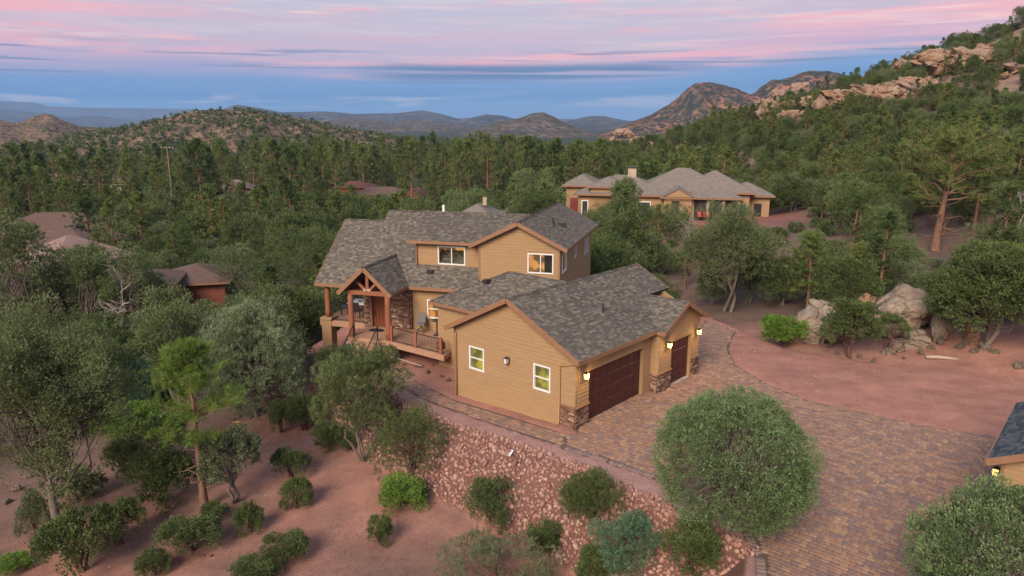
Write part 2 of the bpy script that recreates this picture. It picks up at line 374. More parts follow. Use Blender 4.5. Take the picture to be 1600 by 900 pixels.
# ------------------------------------------------------------------ ground sheet (finer towards the viewer, reaching the horizon)
def make_ground():
    th = np.concatenate([np.linspace(-180, -62, 40)[:-1], np.linspace(-60, 60, 340), np.linspace(62, 180, 40)[1:-1]]) * math.pi / 180
    r = np.concatenate([np.linspace(3, 16, 14)[:-1], np.linspace(16, 62, 170)[:-1], np.geomspace(62, 420, 90)[:-1], np.geomspace(420, 30000, 40)])
    nr, nt_ = len(r), len(th)
    X = np.outer(r, np.sin(th)); Y = np.outer(r, np.cos(th)); H = ground_z(X.ravel(), Y.ravel()).reshape(X.shape)
    H = np.where(np.hypot(X, Y) > 2500, -13 - (np.hypot(X, Y) - 2500) * 0.001, H)
    V = np.stack([X, Y, H], -1).reshape(-1, 3)
    idx = np.arange(nr * nt_).reshape(nr, nt_); a = idx[:-1]; b = idx[1:]
    q = np.stack([a, b, np.roll(b, -1, 1), np.roll(a, -1, 1)], -1).reshape(-1, 4)[:, ::-1]
    # colours of the earth: red decomposed granite, pink gravel, brown litter under the woods, tan rock on the hill
    x, y = V[:, 0], V[:, 1]; d, ins = seg_dist(x, y, PAD); rr = np.hypot(x, y)
    soil = np.array([.49, .24, .170]); grav = np.array([.50, .29, .24]); litter = np.array([.19, .135, .10]); rock = np.array([.40, .27, .19]); red = np.array([.46, .185, .14])
    n1 = fbm(x / 5, y / 5, 4, 21); n2 = fbm(x / 14, y / 14, 3, 31)
    lit = np.clip((rr - 40) / 22 + n2 * 1.5 + (x < -13) * np.clip((-x - 13) / 6, 0, 1) * .7, 0, .92) * (~ins)
    lit = np.maximum(lit, np.clip(n1 * 1.6 - .15, 0, .55) * (~ins))
    c = soil * (1 - lit[:, None]) + litter * lit[:, None]
    hill = np.clip((V[:, 2] - 6) / 14 + n2 * 1.2, 0, .85)[:, None]; c = c * (1 - hill) + rock * hill
    cx = project(x, y, V[:, 2])[0]
    nb = np.clip(1 - np.hypot((x - 22) / 26, (y - 97) / 14), 0, 1)[:, None] * 1.6; nb = np.clip(nb, 0, 1); c = c * (1 - nb) + red * nb
    bank = (~ins) & (d < 4.5) & (y < 46) & (x < 8) & (V[:, 2] > floor_z(x, y) + .1); c[bank] = np.array([.24, .125, .095])  # bank soil, painted darker to shade the gaps between the stones
    strip = ins & (d < 2.2) & (y < 42) & (x < 8); c[strip] = grav
    far = np.clip((rr - 380) / 200, 0, 1)[:, None]; c = c * (1 - far) + np.array([.075, .085, .05]) * far
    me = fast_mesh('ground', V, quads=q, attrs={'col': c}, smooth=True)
    m, t, b = new_mat('earth'); at = t.nodes.new('ShaderNodeAttribute'); at.attribute_name = 'col'
    f1, h1 = noise_fac(t, 0.9, 8, .3, .7, .65); f2, h2 = noise_fac(t, 22.0, 5, .35, .65, .7); f3, _ = noise_fac(t, 0.16, 5, .35, .65)
    col = mixc(t, f1, mixc(t, 1.0, at.outputs['Color'], (.72, .70, .72), 'MULTIPLY'), at.outputs['Color'])
    col = mixc(t, f2, mixc(t, 1.0, col, (.58, .55, .56), 'MULTIPLY'), mixc(t, 1.0, col, (1.2, 1.2, 1.2), 'MULTIPLY'))
    col = mixc(t, f3, col, mixc(t, 1.0, col, (.80, .84, .88), 'MULTIPLY'))
    f5, h5 = noise_fac(t, .55, 5, .38, .62, .6, stretch=(.6, 1.3, 1)); col = mixc(t, f5, mixc(t, 1.0, col, (.90, .89, .895), 'MULTIPLY'), mixc(t, 1.0, col, (1.07, 1.07, 1.075), 'MULTIPLY'))
    vo = tnode(t, 'ShaderNodeTexVoronoi', Scale=8.0); t.links.new(t.nodes.new('ShaderNodeTexCoord').outputs['Object'], vo.inputs['Vector'])
    sp = t.nodes.new('ShaderNodeMapRange'); sp.inputs[1].default_value = .10; sp.inputs[2].default_value = .22; sp.inputs[3].default_value = 1; sp.inputs[4].default_value = 0; t.links.new(vo.outputs['Distance'], sp.inputs[0])
    mm = t.nodes.new('ShaderNodeMath'); mm.operation = 'MULTIPLY'; t.links.new(sp.outputs[0], mm.inputs[0]); t.links.new(f1, mm.inputs[1])
    col = mixc(t, mm.outputs[0], col, mixc(t, 1.0, col, (.55, .5, .5), 'MULTIPLY'))
    t.links.new(col, b.inputs['Base Color']); b.inputs['Roughness'].default_value = .95; b.inputs['Specular IOR Level'].default_value = .1
    hm = t.nodes.new('ShaderNodeMath'); hm.operation = 'ADD'; t.links.new(h1, hm.inputs[0]); t.links.new(h2, hm.inputs[1]); bump(t, b, hm.outputs[0], .5, .05)
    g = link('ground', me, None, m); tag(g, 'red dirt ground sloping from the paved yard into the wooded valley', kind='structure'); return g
ground = make_ground()

# ------------------------------------------------------------------ driveway and walkway with single pavers
mat_bed = mat_noise('paver_joint_sand', (.10, .065, .055), (.14, .09, .075), 8)
mat_paver = mat_attr('tumbled_paver', .85, 14, .28, .35, .004)
def sheet(name, poly, dz, mat, label):
    b = MB(); b.poly([(x, y, float(pad_z(x, y)) + dz) for x, y in poly]); me = b.mesh(name)
    bm = bmesh.new(); bm.from_mesh(me); bmesh.ops.triangulate(bm, faces=bm.faces[:]); bm.normal_update()
    if sum(f.normal.z for f in bm.faces) < 0: bmesh.ops.reverse_faces(bm, faces=bm.faces[:])
    bm.to_mesh(me); bm.free(); o = link(name, me, None, mat); return tag(o, label, kind='structure')
drive = sheet('driveway', DRIVE, -0.022, mat_bed, 'paved driveway of tan and purple pavers in front of the garage')
walk = sheet('walkway', WALK, -0.016, mat_bed, 'narrow paved walkway along the garage wall to the porch')
PCOL = [(.40, .235, .150), (.385, .215, .138), (.355, .20, .135), (.32, .185, .135), (.285, .175, .138), (.26, .17, .145), (.42, .255, .16), (.335, .195, .14)]
GREY = [(.27, .19, .165), (.23, .175, .16), (.31, .215, .175)]
def paver_shape(l, w):
    e = .009; o = []
    for z, i in ((-.03, 0), (.010, 0), (.016, e)):
        o += [(-l / 2 + i, -w / 2 + i, z), (l / 2 - i, -w / 2 + i, z), (l / 2 - i, w / 2 - i, z), (-l / 2 + i, w / 2 - i, z)]
    return np.array(o)
PAVQ = np.array([[0, 1, 5, 4], [1, 2, 6, 5], [2, 3, 7, 6], [3, 0, 4, 7], [4, 5, 9, 8], [5, 6, 10, 9], [6, 7, 11, 10], [7, 4, 8, 11], [8, 9, 10, 11]])
HIDE = [(1015, 600, 1260, 850), (1425, 765, 1700, 1100), (1540, 620, 1700, 770)]
PAV_MESH = {}
def lay(poly, parent, ang, border, seed, individuals):
    g = np.random.default_rng(seed); a = np.array([math.cos(ang), math.sin(ang)]); b = np.array([-a[1], a[0]])
    pts = np.array(poly); s = pts @ a; t = pts @ b; row = t.min(); L_, T_, X_, Y_, W_ = [], [], [], [], []
    while row < t.max():
        w = float(g.choice([.16, .22, .22])); q = s.min() - g.uniform(0, .3)
        while q < s.max():
            l = float(g.choice([.16, .22, .22, .30])); p = a * (q + l / 2) + b * (row + w / 2); X_.append(p[0]); Y_.append(p[1]); L_.append(l); W_.append(w); T_.append(ang); q += l
        row += w
    X_, Y_, L_, T_, W_ = map(np.array, (X_, Y_, L_, T_, W_)); d, ins = seg_dist(X_, Y_, poly); px, py, _ = project(X_, Y_, 0 * X_)
    bd = np.full(X_.shape, 1e9)
    for i in border:
        (x1, y1), (x2, y2) = poly[i], poly[(i + 1) % len(poly)]; ex, ey = x2 - x1, y2 - y1; u_ = np.clip(((X_ - x1) * ex + (Y_ - y1) * ey) / (ex * ex + ey * ey), 0, 1); bd = np.minimum(bd, np.hypot(X_ - x1 - u_ * ex, Y_ - y1 - u_ * ey))
    k = ins & (d > .11) & (bd > .40) & (Y_ > 8) & (py < 1020) & (px < 1720); X_, Y_, L_, T_, W_ = X_[k], Y_[k], L_[k], T_[k], W_[k]; G_ = np.zeros(len(X_), int)
    # soldier course along the edge
    for i in border:
        p, q = np.array(poly[i]), np.array(poly[(i + 1) % len(poly)]); l = np.linalg.norm(q - p)
        if l < .3 or p[1] < 12 and q[1] < 12: continue
        e = (q - p) / l; nrm = np.array([-e[1], e[0]]); c = p + e * l / 2 + nrm * .1
        if not seg_dist(np.array([c[0]]), np.array([c[1]]), poly)[1][0]: nrm = -nrm
        for j in range(int(l / .21)):
            c = p + e * (.105 + .21 * j) + nrm * .16; X_ = np.r_[X_, c[0]]; Y_ = np.r_[Y_, c[1]]; L_ = np.r_[L_, .30]; W_ = np.r_[W_, .2]; T_ = np.r_[T_, math.atan2(nrm[1], nrm[0])]; G_ = np.r_[G_, 1]
    n = len(X_); zz = pad_z(X_, Y_) + g.normal(0, .0015, n); blotch = fbm(X_ / 1.6, Y_ / 1.6, 3, seed)
    ci = np.clip((g.random(n) * .85 + .1 - blotch * .4) * len(PCOL), 0, len(PCOL) - 1).astype(int)
    px, py, dep = project(X_, Y_, zz); vis = (px > 5) & (px < 1595) & (py > 5) & (py < 895)
    for x0, y0, x1, y1 in HIDE: vis &= ~((px > x0) & (px < x1) & (py > y0) & (py < y1))
    order = np.argsort(np.where(vis, dep - 2 * L_, 1e9))[:individuals]; single = np.zeros(n, bool); single[order] = True
    for i in order:
        col = GREY[ci[i] % 3] if G_[i] else PCOL[ci[i]]; key = (round(L_[i], 2), round(W_[i], 2), col)
        if key not in PAV_MESH:
            V = paver_shape(L_[i] - .007, W_[i] - .007); PAV_MESH[key] = fast_mesh('paver', V, quads=PAVQ, attrs={'col': np.tile(col, (12, 1))}); PAV_MESH[key].materials.append(mat_paver)
        o = bpy.data.objects.new('paver', PAV_MESH[key]); COL.objects.link(o); o.parent = parent; o.location = (X_[i], Y_[i], zz[i]); o.rotation_euler = (0, 0, T_[i])
    r = np.where(~single)[0]; VV, QQ, CC = [], [], []
    for i in r:
        V = paver_shape(L_[i] - .007, W_[i] - .007); c, s_ = math.cos(T_[i]), math.sin(T_[i])
        VV.append(np.c_[V[:, 0] * c - V[:, 1] * s_ + X_[i], V[:, 0] * s_ + V[:, 1] * c + Y_[i], V[:, 2] + zz[i]]); QQ.append(PAVQ + 12 * len(QQ))
        col = np.array(GREY[ci[i] % 3] if G_[i] else PCOL[ci[i]]) * g.uniform(.88, 1.1); CC.append(np.tile(col, (12, 1)))
    o = link('pavers', fast_mesh('pavers', np.concatenate(VV), quads=np.concatenate(QQ), attrs={'col': np.concatenate(CC)}), parent, mat_paver)
    o['kind'] = 'stuff'; return n
np_ = lay(DRIVE, drive, R(48.5 + 90), (0, 1, 2, 3, 4, 5, 6), 3, 300)
lay(WALK, walk, R(48.5 + 90), (), 5, 0)

# ------------------------------------------------------------------ rocks
def hull_rock(seed, n=16, flat=.75, sub=0, rough=0.0, soft=.5):
    g = np.random.default_rng(seed); bm = bmesh.new()
    for p in g.normal(size=(n, 3)):
        p = p / np.linalg.norm(p) * g.uniform(.8, 1.0); bm.verts.new((p[0], p[1] * g.uniform(.8, 1), p[2] * flat))
    r = bmesh.ops.convex_hull(bm, input=bm.verts[:]); bmesh.ops.delete(bm, geom=[v for v in r['geom_interior'] if isinstance(v, bmesh.types.BMVert)], context='VERTS')
    bmesh.ops.triangulate(bm, faces=bm.faces[:])
    if sub:
        bmesh.ops.subdivide_edges(bm, edges=bm.edges[:], cuts=sub, use_grid_fill=True)
        bmesh.ops.triangulate(bm, faces=bm.faces[:]); bmesh.ops.smooth_vert(bm, verts=bm.verts[:], factor=soft, use_axis_x=True, use_axis_y=True, use_axis_z=True)
        for v in bm.verts:
            q = Vector(v.co) * 2.0 + Vector((seed, 0, 0)); v.co += v.co.normalized() * rough * (mnoise.fractal(q, .9, 2.1, 4)) - v.co.normalized() * rough * .5 * abs(mnoise.noise(q * 1.7))
    bm.normal_update(); me = bpy.data.meshes.new('rock'); bm.to_mesh(me); bm.free(); return me
mat_riprap = mat_attr('pink_granite', .9, 9, .3, .4, .02)
RCOL = [(.47, .255, .19), (.42, .215, .16), (.50, .29, .22), (.37, .18, .14), (.45, .26, .195), (.32, .155, .12), (.54, .35, .27)]
RAW = []
for k in range(14):
    me = hull_rock(100 + k, 15, .72); V = np.array([v.co[:] for v in me.vertices]); T = np.array([p.vertices[:] for p in me.polygons]); bpy.data.meshes.remove(me); RAW.append((V, T))
def riprap():
    g = np.random.default_rng(11); sp = .155
    gx, gy = np.meshgrid(np.arange(-17, 9, sp), np.arange(17, 46, sp)); x = gx.ravel() + g.uniform(-.4, .4, gx.size) * sp; y = gy.ravel() + g.uniform(-.4, .4, gx.size) * sp
    x[::1] += ((gy.ravel() / sp).astype(int) % 2) * sp / 2
    d, ins = seg_dist(x, y, PAD); dc = np.full(x.shape, 1e9)
    for (x1, y1), (x2, y2) in zip(CREST[:-1], CREST[1:]):
        ex, ey = x2 - x1, y2 - y1; t = np.clip(((x - x1) * ex + (y - y1) * ey) / (ex * ex + ey * ey), 0, 1); dc = np.minimum(dc, np.hypot(x - x1 - t * ex, y - y1 - t * ey))
    z = ground_z(x, y); fl = floor_z(x, y); edge = .5 * fbm(x / 1.3, y / 1.3, 2, 77)
    k = (dc < 5) & (((~ins) & (z > fl + .12)) | (ins & (d < .25 + edge * .6))) & (dc == np.minimum(dc, d + .3))
    k &= (~ins) | (dc < .35)
    x, y, z, ins, dc = x[k], y[k], z[k], ins[k], dc[k]; n = len(x)
    s = g.uniform(.075, .15, n) * np.where(g.random(n) < .12, 1.45, 1); vi = g.integers(0, 14, n); eul = g.uniform(0, 6.28, (n, 3)); eul[:, :2] *= .25
    ci = g.integers(0, len(RCOL), n)
    px, py, dep = project(x, y, z); vis = (px > 0) & (px < 1600) & (py < 895)
    for bx in ((1018, 605, 1258, 850), (583, 643, 705, 740), (728, 752, 807, 815), (875, 738, 970, 808), (500, 545, 635, 665), (928, 812, 1025, 890), (325, 478, 482, 650), (680, 848, 860, 900)): vis &= ~((px > bx[0]) & (px < bx[2]) & (py > bx[1]) & (py < bx[3]))
    order = np.argsort(np.where(vis, dep / s, 1e9))[:300]; single = set(order.tolist())
    e = empty('rock_embankment', (0, 30, -1.5)); tag(e, 'sloping bank of loose pink broken rock below the walkway', 'rock bank')
    meshes = {}; VV, TT, CC = [], [], []; off = 0
    for i in range(n):
        m = Matrix.LocRotScale(Vector((x[i], y[i], z[i] + s[i] * .25)), Euler(eul[i]), Vector((s[i] * g.uniform(.85, 1.25), s[i], s[i] * .95)))
        if i in single:
            key = (vi[i], int(vi[i]) % len(RCOL))
            if key not in meshes:
                V, T = RAW[vi[i]]; meshes[key] = fast_mesh('stone', V, tris=T, attrs={'col': np.tile(RCOL[key[1]], (len(V), 1))}); meshes[key].materials.append(mat_riprap)
            o = bpy.data.objects.new('stone', meshes[key]); COL.objects.link(o); o.parent = e; o.matrix_parent_inverse = Matrix.Translation((0, -30, 1.5)); o.matrix_basis = m
        else:
            V, T = RAW[vi[i]]; M3 = np.array(m); VV.append(V @ M3[:3, :3].T + M3[:3, 3]); TT.append(T + off); off += len(V); CC.append(np.tile(np.array(RCOL[ci[i]]) * g.uniform(.85, 1.12), (len(V), 1)))
    o = link('stones', fast_mesh('stones', np.concatenate(VV), tris=np.concatenate(TT), attrs={'col': np.concatenate(CC)}), e, mat_riprap); o['kind'] = 'stuff'
    return n
nrip = riprap()
def gravel():
    g = np.random.default_rng(12); n = 26000; x = g.uniform(-14, 8, n); y = g.uniform(20, 46, n); d, ins = seg_dist(x, y, PAD); _, i1 = seg_dist(x, y, DRIVE); _, i2 = seg_dist(x, y, WALK)
    dc = np.full(n, 1e9)
    for (x1, y1), (x2, y2) in zip(CREST[:-1], CREST[1:]):
        ex, ey = x2 - x1, y2 - y1; t = np.clip(((x - x1) * ex + (y - y1) * ey) / (ex * ex + ey * ey), 0, 1); dc = np.minimum(dc, np.hypot(x - x1 - t * ex, y - y1 - t * ey))
    k = ins & ~i1 & ~i2 & (dc < 2.2); x, y = x[k], y[k]; n = len(x); z = ground_z(x, y); s = g.uniform(.015, .045, n)
    O = np.array([(1, 0, 0), (0, 1, 0), (-1, 0, 0), (0, -1, 0), (0, 0, .8)]); F = np.array([(0, 1, 4), (1, 2, 4), (2, 3, 4), (3, 0, 4)]); a = g.uniform(0, 6.28, n); c, s_ = np.cos(a)[:, None], np.sin(a)[:, None]
    V = np.stack([O[:, 0] * c - O[:, 1] * s_ * .7, O[:, 0] * s_ + O[:, 1] * c * .7, np.tile(O[:, 2], (n, 1))], -1) * s[:, None, None] + np.stack([x, y, z], -1)[:, None]
    T = (F[None] + 5 * np.arange(n)[:, None, None]).reshape(-1, 3); C = np.array(RCOL)[g.integers(0, len(RCOL), n)]; C = np.repeat(C, 5, 0)
    o = link('gravel', fast_mesh('gravel', V.reshape(-1, 3), tris=T, attrs={'col': C}), None, mat_riprap); tag(o, 'fine pink gravel strip between the walkway and the rock bank', 'gravel', kind='stuff')
gravel()
def pebbles():
    g = np.random.default_rng(14); n = 16000; x = g.uniform(-26, 36, n); y = g.uniform(18, 48, n); d, ins = seg_dist(x, y, PAD); _, i1 = seg_dist(x, y, DRIVE); _, i2 = seg_dist(x, y, WALK)
    k = ~i1 & ~i2 & (x + y * .2 < 60) & (fbm(x / 4, y / 4, 3, 88) > -.12) & ~(ins & (x < 8) & (y > 30)); x, y = x[k], y[k]; n = len(x); z = ground_z(x, y); s = g.uniform(.012, .04, n) * np.where(g.random(n) < .05, 2.2, 1)
    O = np.array([(1, 0, 0), (0, 1, 0), (-1, 0, 0), (0, -1, 0), (0, 0, .7)]); F = np.array([(0, 1, 4), (1, 2, 4), (2, 3, 4), (3, 0, 4)]); a = g.uniform(0, 6.28, n); c, s_ = np.cos(a)[:, None], np.sin(a)[:, None]
    V = np.stack([O[:, 0] * c - O[:, 1] * s_ * .7, O[:, 0] * s_ + O[:, 1] * c * .7, np.tile(O[:, 2], (n, 1))], -1) * s[:, None, None] + np.stack([x, y, z], -1)[:, None]
    T = (F[None] + 5 * np.arange(n)[:, None, None]).reshape(-1, 3); C = np.array([(.30, .16, .13), (.42, .24, .19), (.52, .36, .30), (.20, .12, .10)])[g.integers(0, 4, n)]
    o = link('pebbles', fast_mesh('pebbles', V.reshape(-1, 3), tris=T, attrs={'col': np.repeat(C, 5, 0)}), None, mat_riprap); tag(o, 'small pebbles strewn over the red dirt', 'pebbles', kind='stuff')
pebbles()
# ------------------------------------------------------------------ building kit
M_stucco = mat_noise('ochre_stucco', (.365, .225, .115), (.33, .20, .10), 2.0, .9, .15, .004, fine=.92)
M_plank = mat_noise('ochre_lap_siding', (.37, .228, .116), (.325, .196, .098), 1.2, .8, .12, .003, stretch=(1, 1, 9), fine=.93)
M_trim = mat_noise('brown_trim', (.30, .155, .085), (.255, .13, .07), 3.0, .7, .1, .003, fine=.9)
M_log = mat_noise('red_brown_log', (.33, .125, .065), (.27, .095, .05), 4.0, .65, .3, .006, stretch=(6, 6, .6), fine=.8)
M_deck = mat_noise('tan_deck', (.42, .235, .15), (.36, .195, .125), 3.0, .8, .2, .003, stretch=(1, 1, 4))
M_white = mat_plain('white_vinyl', (.78, .77, .74), .45)
M_black = mat_plain('black_iron', (.018, .016, .016), .5)
M_bronze = mat_plain('dark_bronze', (.035, .028, .024), .45)
M_door = mat_noise('dark_red_wood_door', (.085, .024, .020), (.060, .017, .015), 2.5, .45, .15, .003, stretch=(5, 5, .5), fine=.85)
M_entry = mat_noise('red_wood_entry_door', (.24, .075, .035), (.185, .055, .027), 3.0, .5, .2, .003, stretch=(6, 6, .5), fine=.85)
M_underlay = mat_plain('roof_underlay', (.06, .055, .052), .9)
M_shingle = mat_attr('asphalt_shingle', .95, 60, .3, .5, .003, .1)
M_stone = mat_attr('ledge_stone', .9, 12, .4, .5, .01, .15)
M_gutter = mat_plain('tan_gutter', (.40, .22, .105), .45)
M_glass = mat_glass('window_glass')
M_concrete = mat_noise('pale_concrete', (.42, .34, .29), (.36, .29, .25), 4.0, .9, .2, .004)
M_roomdark = mat_noise('dim_room', (.07, .045, .03), (.03, .022, .018), 2.0, .9, 0)
def room_mat(name, c1, c2, e):
    m, t, b = new_mat(name); f, _ = noise_fac(t, 1.6, 2, .44, .56, .4); c = mixc(t, f, c1, c2)
    t.links.new(c, b.inputs['Base Color']); t.links.new(c, b.inputs['Emission Color']); b.inputs['Emission Strength'].default_value = e; b.inputs['Roughness'].default_value = .9; return m
M_roomyel = room_mat('lit_yellow_room', (.46, .36, .085), (.20, .17, .06), .22)
M_roomwarm = room_mat('lit_wood_room', (.50, .22, .07), (.11, .06, .03), .42)
SHC = [(.190, .158, .128), (.155, .131, .110), (.225, .186, .146), (.130, .111, .096), (.172, .145, .119), (.255, .210, .162), (.142, .121, .104)]
SHG = [(.085, .098, .108), (.065, .078, .090), (.105, .118, .125), (.125, .135, .138), (.055, .064, .075)]

def clip(poly, n, c):
    """Keep n.p <= c of a convex polygon of points (any dimension)."""
    o = []; k = len(poly)
    for i in range(k):
        p, q = poly[i], poly[(i + 1) % k]; a, b = float(np.dot(n, p)) - c, float(np.dot(n, q)) - c
        if a <= 0: o.append(p)
        if (a < 0 < b) or (b < 0 < a): t = a / (a - b); o.append(p + (q - p) * t)
    return o
def band_pieces(poly, z0, z1, holes):
    p = clip(clip(poly, (0, -1), -z0), (0, 1), z1)
    if len(p) < 3: return []
    cuts = [h for h in holes if h[2] < z1 - .02 and h[3] > z0 + .02]; res = [p]
    for h in cuts:
        nx = []
        for q in res:
            for r in (clip(q, (1, 0), h[0]), clip(q, (-1, 0), -h[1])):
                if len(r) >= 3: nx.append(r)
        res = nx
    return [q for q in res if max(a[0] for a in q) - min(a[0] for a in q) > .04 and max(a[1] for a in q) - min(a[1] for a in q) > .015]
def wall(parent, O, a, n, poly, holes=(), thick=.16, mat=None, planks=True, exposure=.2, name='wall'):
    mat = mat or M_stucco; O = np.array(O, float); a = np.array(a, float); n = np.array(n, float); poly = [np.array(p, float) for p in poly]
    zs = sorted({min(p[1] for p in poly), max(p[1] for p in poly)} | {h[i] for h in holes for i in (2, 3)}); b = MB()
    P3 = lambda p, off: O + a * p[0] + Z * p[1] + n * off
    for z0, z1 in zip(zs[:-1], zs[1:]):
        for q in band_pieces(poly, z0, z1, holes): b.extrude([P3(p, 0) for p in q], -n * thick)
    w = b.build(name, mat, parent)
    if planks:
        z = zs[0]
        while z < zs[-1]:
            for q in band_pieces(poly, z, z + exposure, holes):
                e = MB(); f = [P3(p, .034 - .026 * (p[1] - z) / exposure) for p in q]; g = [P3(p, .0015) for p in q]; k = len(q)
                e.v = [tuple(x) for x in f + g]; e.c = [(1, 1, 1)] * (2 * k)
                e.f = [tuple(range(k)), tuple(range(2 * k - 1, k - 1, -1))] + [(i, k + i, k + (i + 1) % k, (i + 1) % k) for i in range(k)]
                e.build('plank', M_plank, w)
            z += exposure
    return w
def window(parent, O, a, n, u0, u1, z0, z1, bars, room, depth=.9, thick=.16, mat=None, fw=.075, label=None):
    mat = mat or M_white; O = np.array(O, float); P3 = lambda u, z, off: O + a * u + Z * z + n * off; b = MB()
    for (p, q) in (((u0, z0), (u1, z0)), ((u0, z1), (u1, z1))): b.beam(P3(p[0] - fw / 2, p[1], .005), P3(q[0] + fw / 2, q[1], .005), .10, fw, up=Z)
    for u in (u0, u1): b.box(P3(u, (z0 + z1) / 2, .004), (fw, .10, z1 - z0 - fw), (a, n, Z))
    fr = b.build('window', mat, parent)
    if label: fr['label'] = label
    cu, cz = [u0 + fw / 2], [z0 + fw / 2]
    if 'v' in bars: cu.append((u0 + u1) / 2)
    if 'h' in bars: cz.append((z0 + z1) / 2)
    cu.append(u1 - fw / 2); cz.append(z1 - fw / 2)
    for u in cu[1:-1]: e = MB(); e.box(P3(u, (z0 + z1) / 2, -.006), (.055, .07, z1 - z0 - fw), (a, n, Z)); e.build('mullion', mat, fr)
    for z in cz[1:-1]: e = MB(); e.box(P3((u0 + u1) / 2, z, -.008), (u1 - u0 - fw, .07, .05), (a, n, Z)); e.build('sash_bar', mat, fr)
    for i in range(len(cu) - 1):
        for j in range(len(cz) - 1):
            e = MB(); e.box(P3((cu[i] + cu[i + 1]) / 2, (cz[j] + cz[j + 1]) / 2, -.03), (cu[i + 1] - cu[i], .008, cz[j + 1] - cz[j]), (a, n, Z)); e.build('pane', M_glass, fr)
    e = MB(); A, B = -thick - .002, -thick - depth; x0, x1, y0, y1 = u0 - .25, u1 + .25, z0 - .3, z1 + .2
    c = [P3(x0, y0, A), P3(x1, y0, A), P3(x1, y1, A), P3(x0, y1, A)]; d = [P3(x0, y0, B), P3(x1, y0, B), P3(x1, y1, B), P3(x0, y1, B)]
    e.poly(d); e.poly([c[0], c[1], d[1], d[0]]); e.poly([c[2], c[3], d[3], d[2]]); e.poly([c[1], c[2], d[2], d[1]]); e.poly([c[3], c[0], d[0], d[3]]); e.build('room_niche', room, fr)
    return fr
SH_MESH = {}
def roof(parent, pts, thick=.14, cols=SHC, expo=.145, singles=0, mat=None, tabs=(.15, .31), seed=1, shingles=True, name='roof'):
    """A sloping slab (first edge = eave) laid with single shingles."""
    g = np.random.default_rng(seed); pts = [np.array(p, float) for p in pts]; e = pts[1] - pts[0]; e /= np.linalg.norm(e)
    nrm = np.zeros(3)
    for i in range(len(pts)): nrm += np.cross(pts[i], pts[(i + 1) % len(pts)])
    nrm /= np.linalg.norm(nrm)
    if nrm[2] < 0: nrm = -nrm
    s = np.cross(nrm, e); s = s if s[2] > 0 else -s; O = pts[0]
    b = MB(); b.extrude([p - nrm * .004 for p in pts], -nrm * thick); slab = b.build(name, mat or M_underlay, parent)
    if not shingles: return slab
    P2 = [np.array([(p - O) @ e, (p - O) @ s]) for p in pts]; u0, u1 = min(p[0] for p in P2), max(p[0] for p in P2); t0, t1 = min(p[1] for p in P2), max(p[1] for p in P2)
    cen = sum(P2) / len(P2); half = []
    for i in range(len(P2)):
        p, q = P2[i], P2[(i + 1) % len(P2)]; m = np.array([q[1] - p[1], p[0] - q[0]]); m /= np.linalg.norm(m); c = m @ p
        if m @ cen > c: m, c = -m, -c
        half.append((m, c))
    out = []; t = t0 - .03
    while t < t1:
        q = u0 - g.uniform(0, .3)
        while q < u1:
            w = g.uniform(*tabs); drop = g.choice([0, 0, .035]); rect = [np.array(v) for v in ((q + .004, t - drop), (q + w, t - drop), (q + w, t + expo + .012), (q + .004, t + expo + .012))]
            full = all(m @ v <= c + 1e-6 for m, c in half for v in rect)
            if not full:
                ins = any(all(m @ v <= c + .03 for m, c in half) for v in rect + [sum(rect) / 4])
                for m, c in half:
                    if len(rect) >= 3: rect = clip(rect, m, c + .01)
                if len(rect) < 3: rect = None
            if rect: out.append((rect, t, full, q, w, drop, int(g.integers(len(cols))), g.uniform(.88, 1.1)))
            q += w
        t += expo
    lift = lambda v, tt: O + e * v[0] + s * v[1] + nrm * (.022 - .016 * (v[1] - tt) / expo)
    single = set()
    if singles:
        cand = []
        for i, r in enumerate(out):
            if not r[2]: continue
            c = lift((r[3] + r[4] / 2, r[1] + .07), r[1]); px, py, dep = project(*c)
            if 0 < px < 1600 and 0 < py < 900: cand.append((dep - r[4] * 3, i))
        single = {i for _, i in sorted(cand)[:singles]}
    mb = MB()
    rot = Matrix([[e[0], s[0], nrm[0]], [e[1], s[1], nrm[1]], [e[2], s[2], nrm[2]]])
    for i, (rect, tt, full, q, w, drop, ci, br) in enumerate(out):
        if i in single:
            key = (id(cols), ci, round(w, 1), drop)
            if key not in SH_MESH:
                k = MB(); ww = key[2]; h = [np.array((-.5 * ww, -drop, 0)), np.array((.5 * ww, -drop, 0)), np.array((.5 * ww, expo + .012, 0)), np.array((-.5 * ww, expo + .012, 0))]
                zf = lambda p: np.array((0, 0, .022 - .016 * p[1] / expo)); k.hexa([p + np.array((0, 0, .0005)) for p in h] + [p + zf(p) for p in h], cols[ci]); SH_MESH[key] = k.mesh('shingle', True); SH_MESH[key].materials.append(M_shingle)
            o = bpy.data.objects.new('shingle', SH_MESH[key]); COL.objects.link(o); o.parent = slab
            p = O + e * (q + w / 2) + s * tt; o.location = tuple(p); o.rotation_euler = rot.to_euler(); o.scale = (w / key[2], 1, 1)
            continue
        col = tuple(np.array(cols[ci]) * br); top = [lift(v, tt) for v in rect]; mb.poly(top, col)
        lo = sorted(range(len(rect)), key=lambda k: rect[k][1])[:2]; i0, i1 = lo
        if (i1 - i0) % len(rect) != 1: i0, i1 = i1, i0
        mb.poly([top[i0], O + e * rect[i0][0] + s * rect[i0][1], O + e * rect[i1][0] + s * rect[i1][1], top[i1]], tuple(np.array(col) * .9))
    if mb.v:
        o = mb.build('shingles', M_shingle, slab, True); o['kind'] = 'stuff'
    return slab
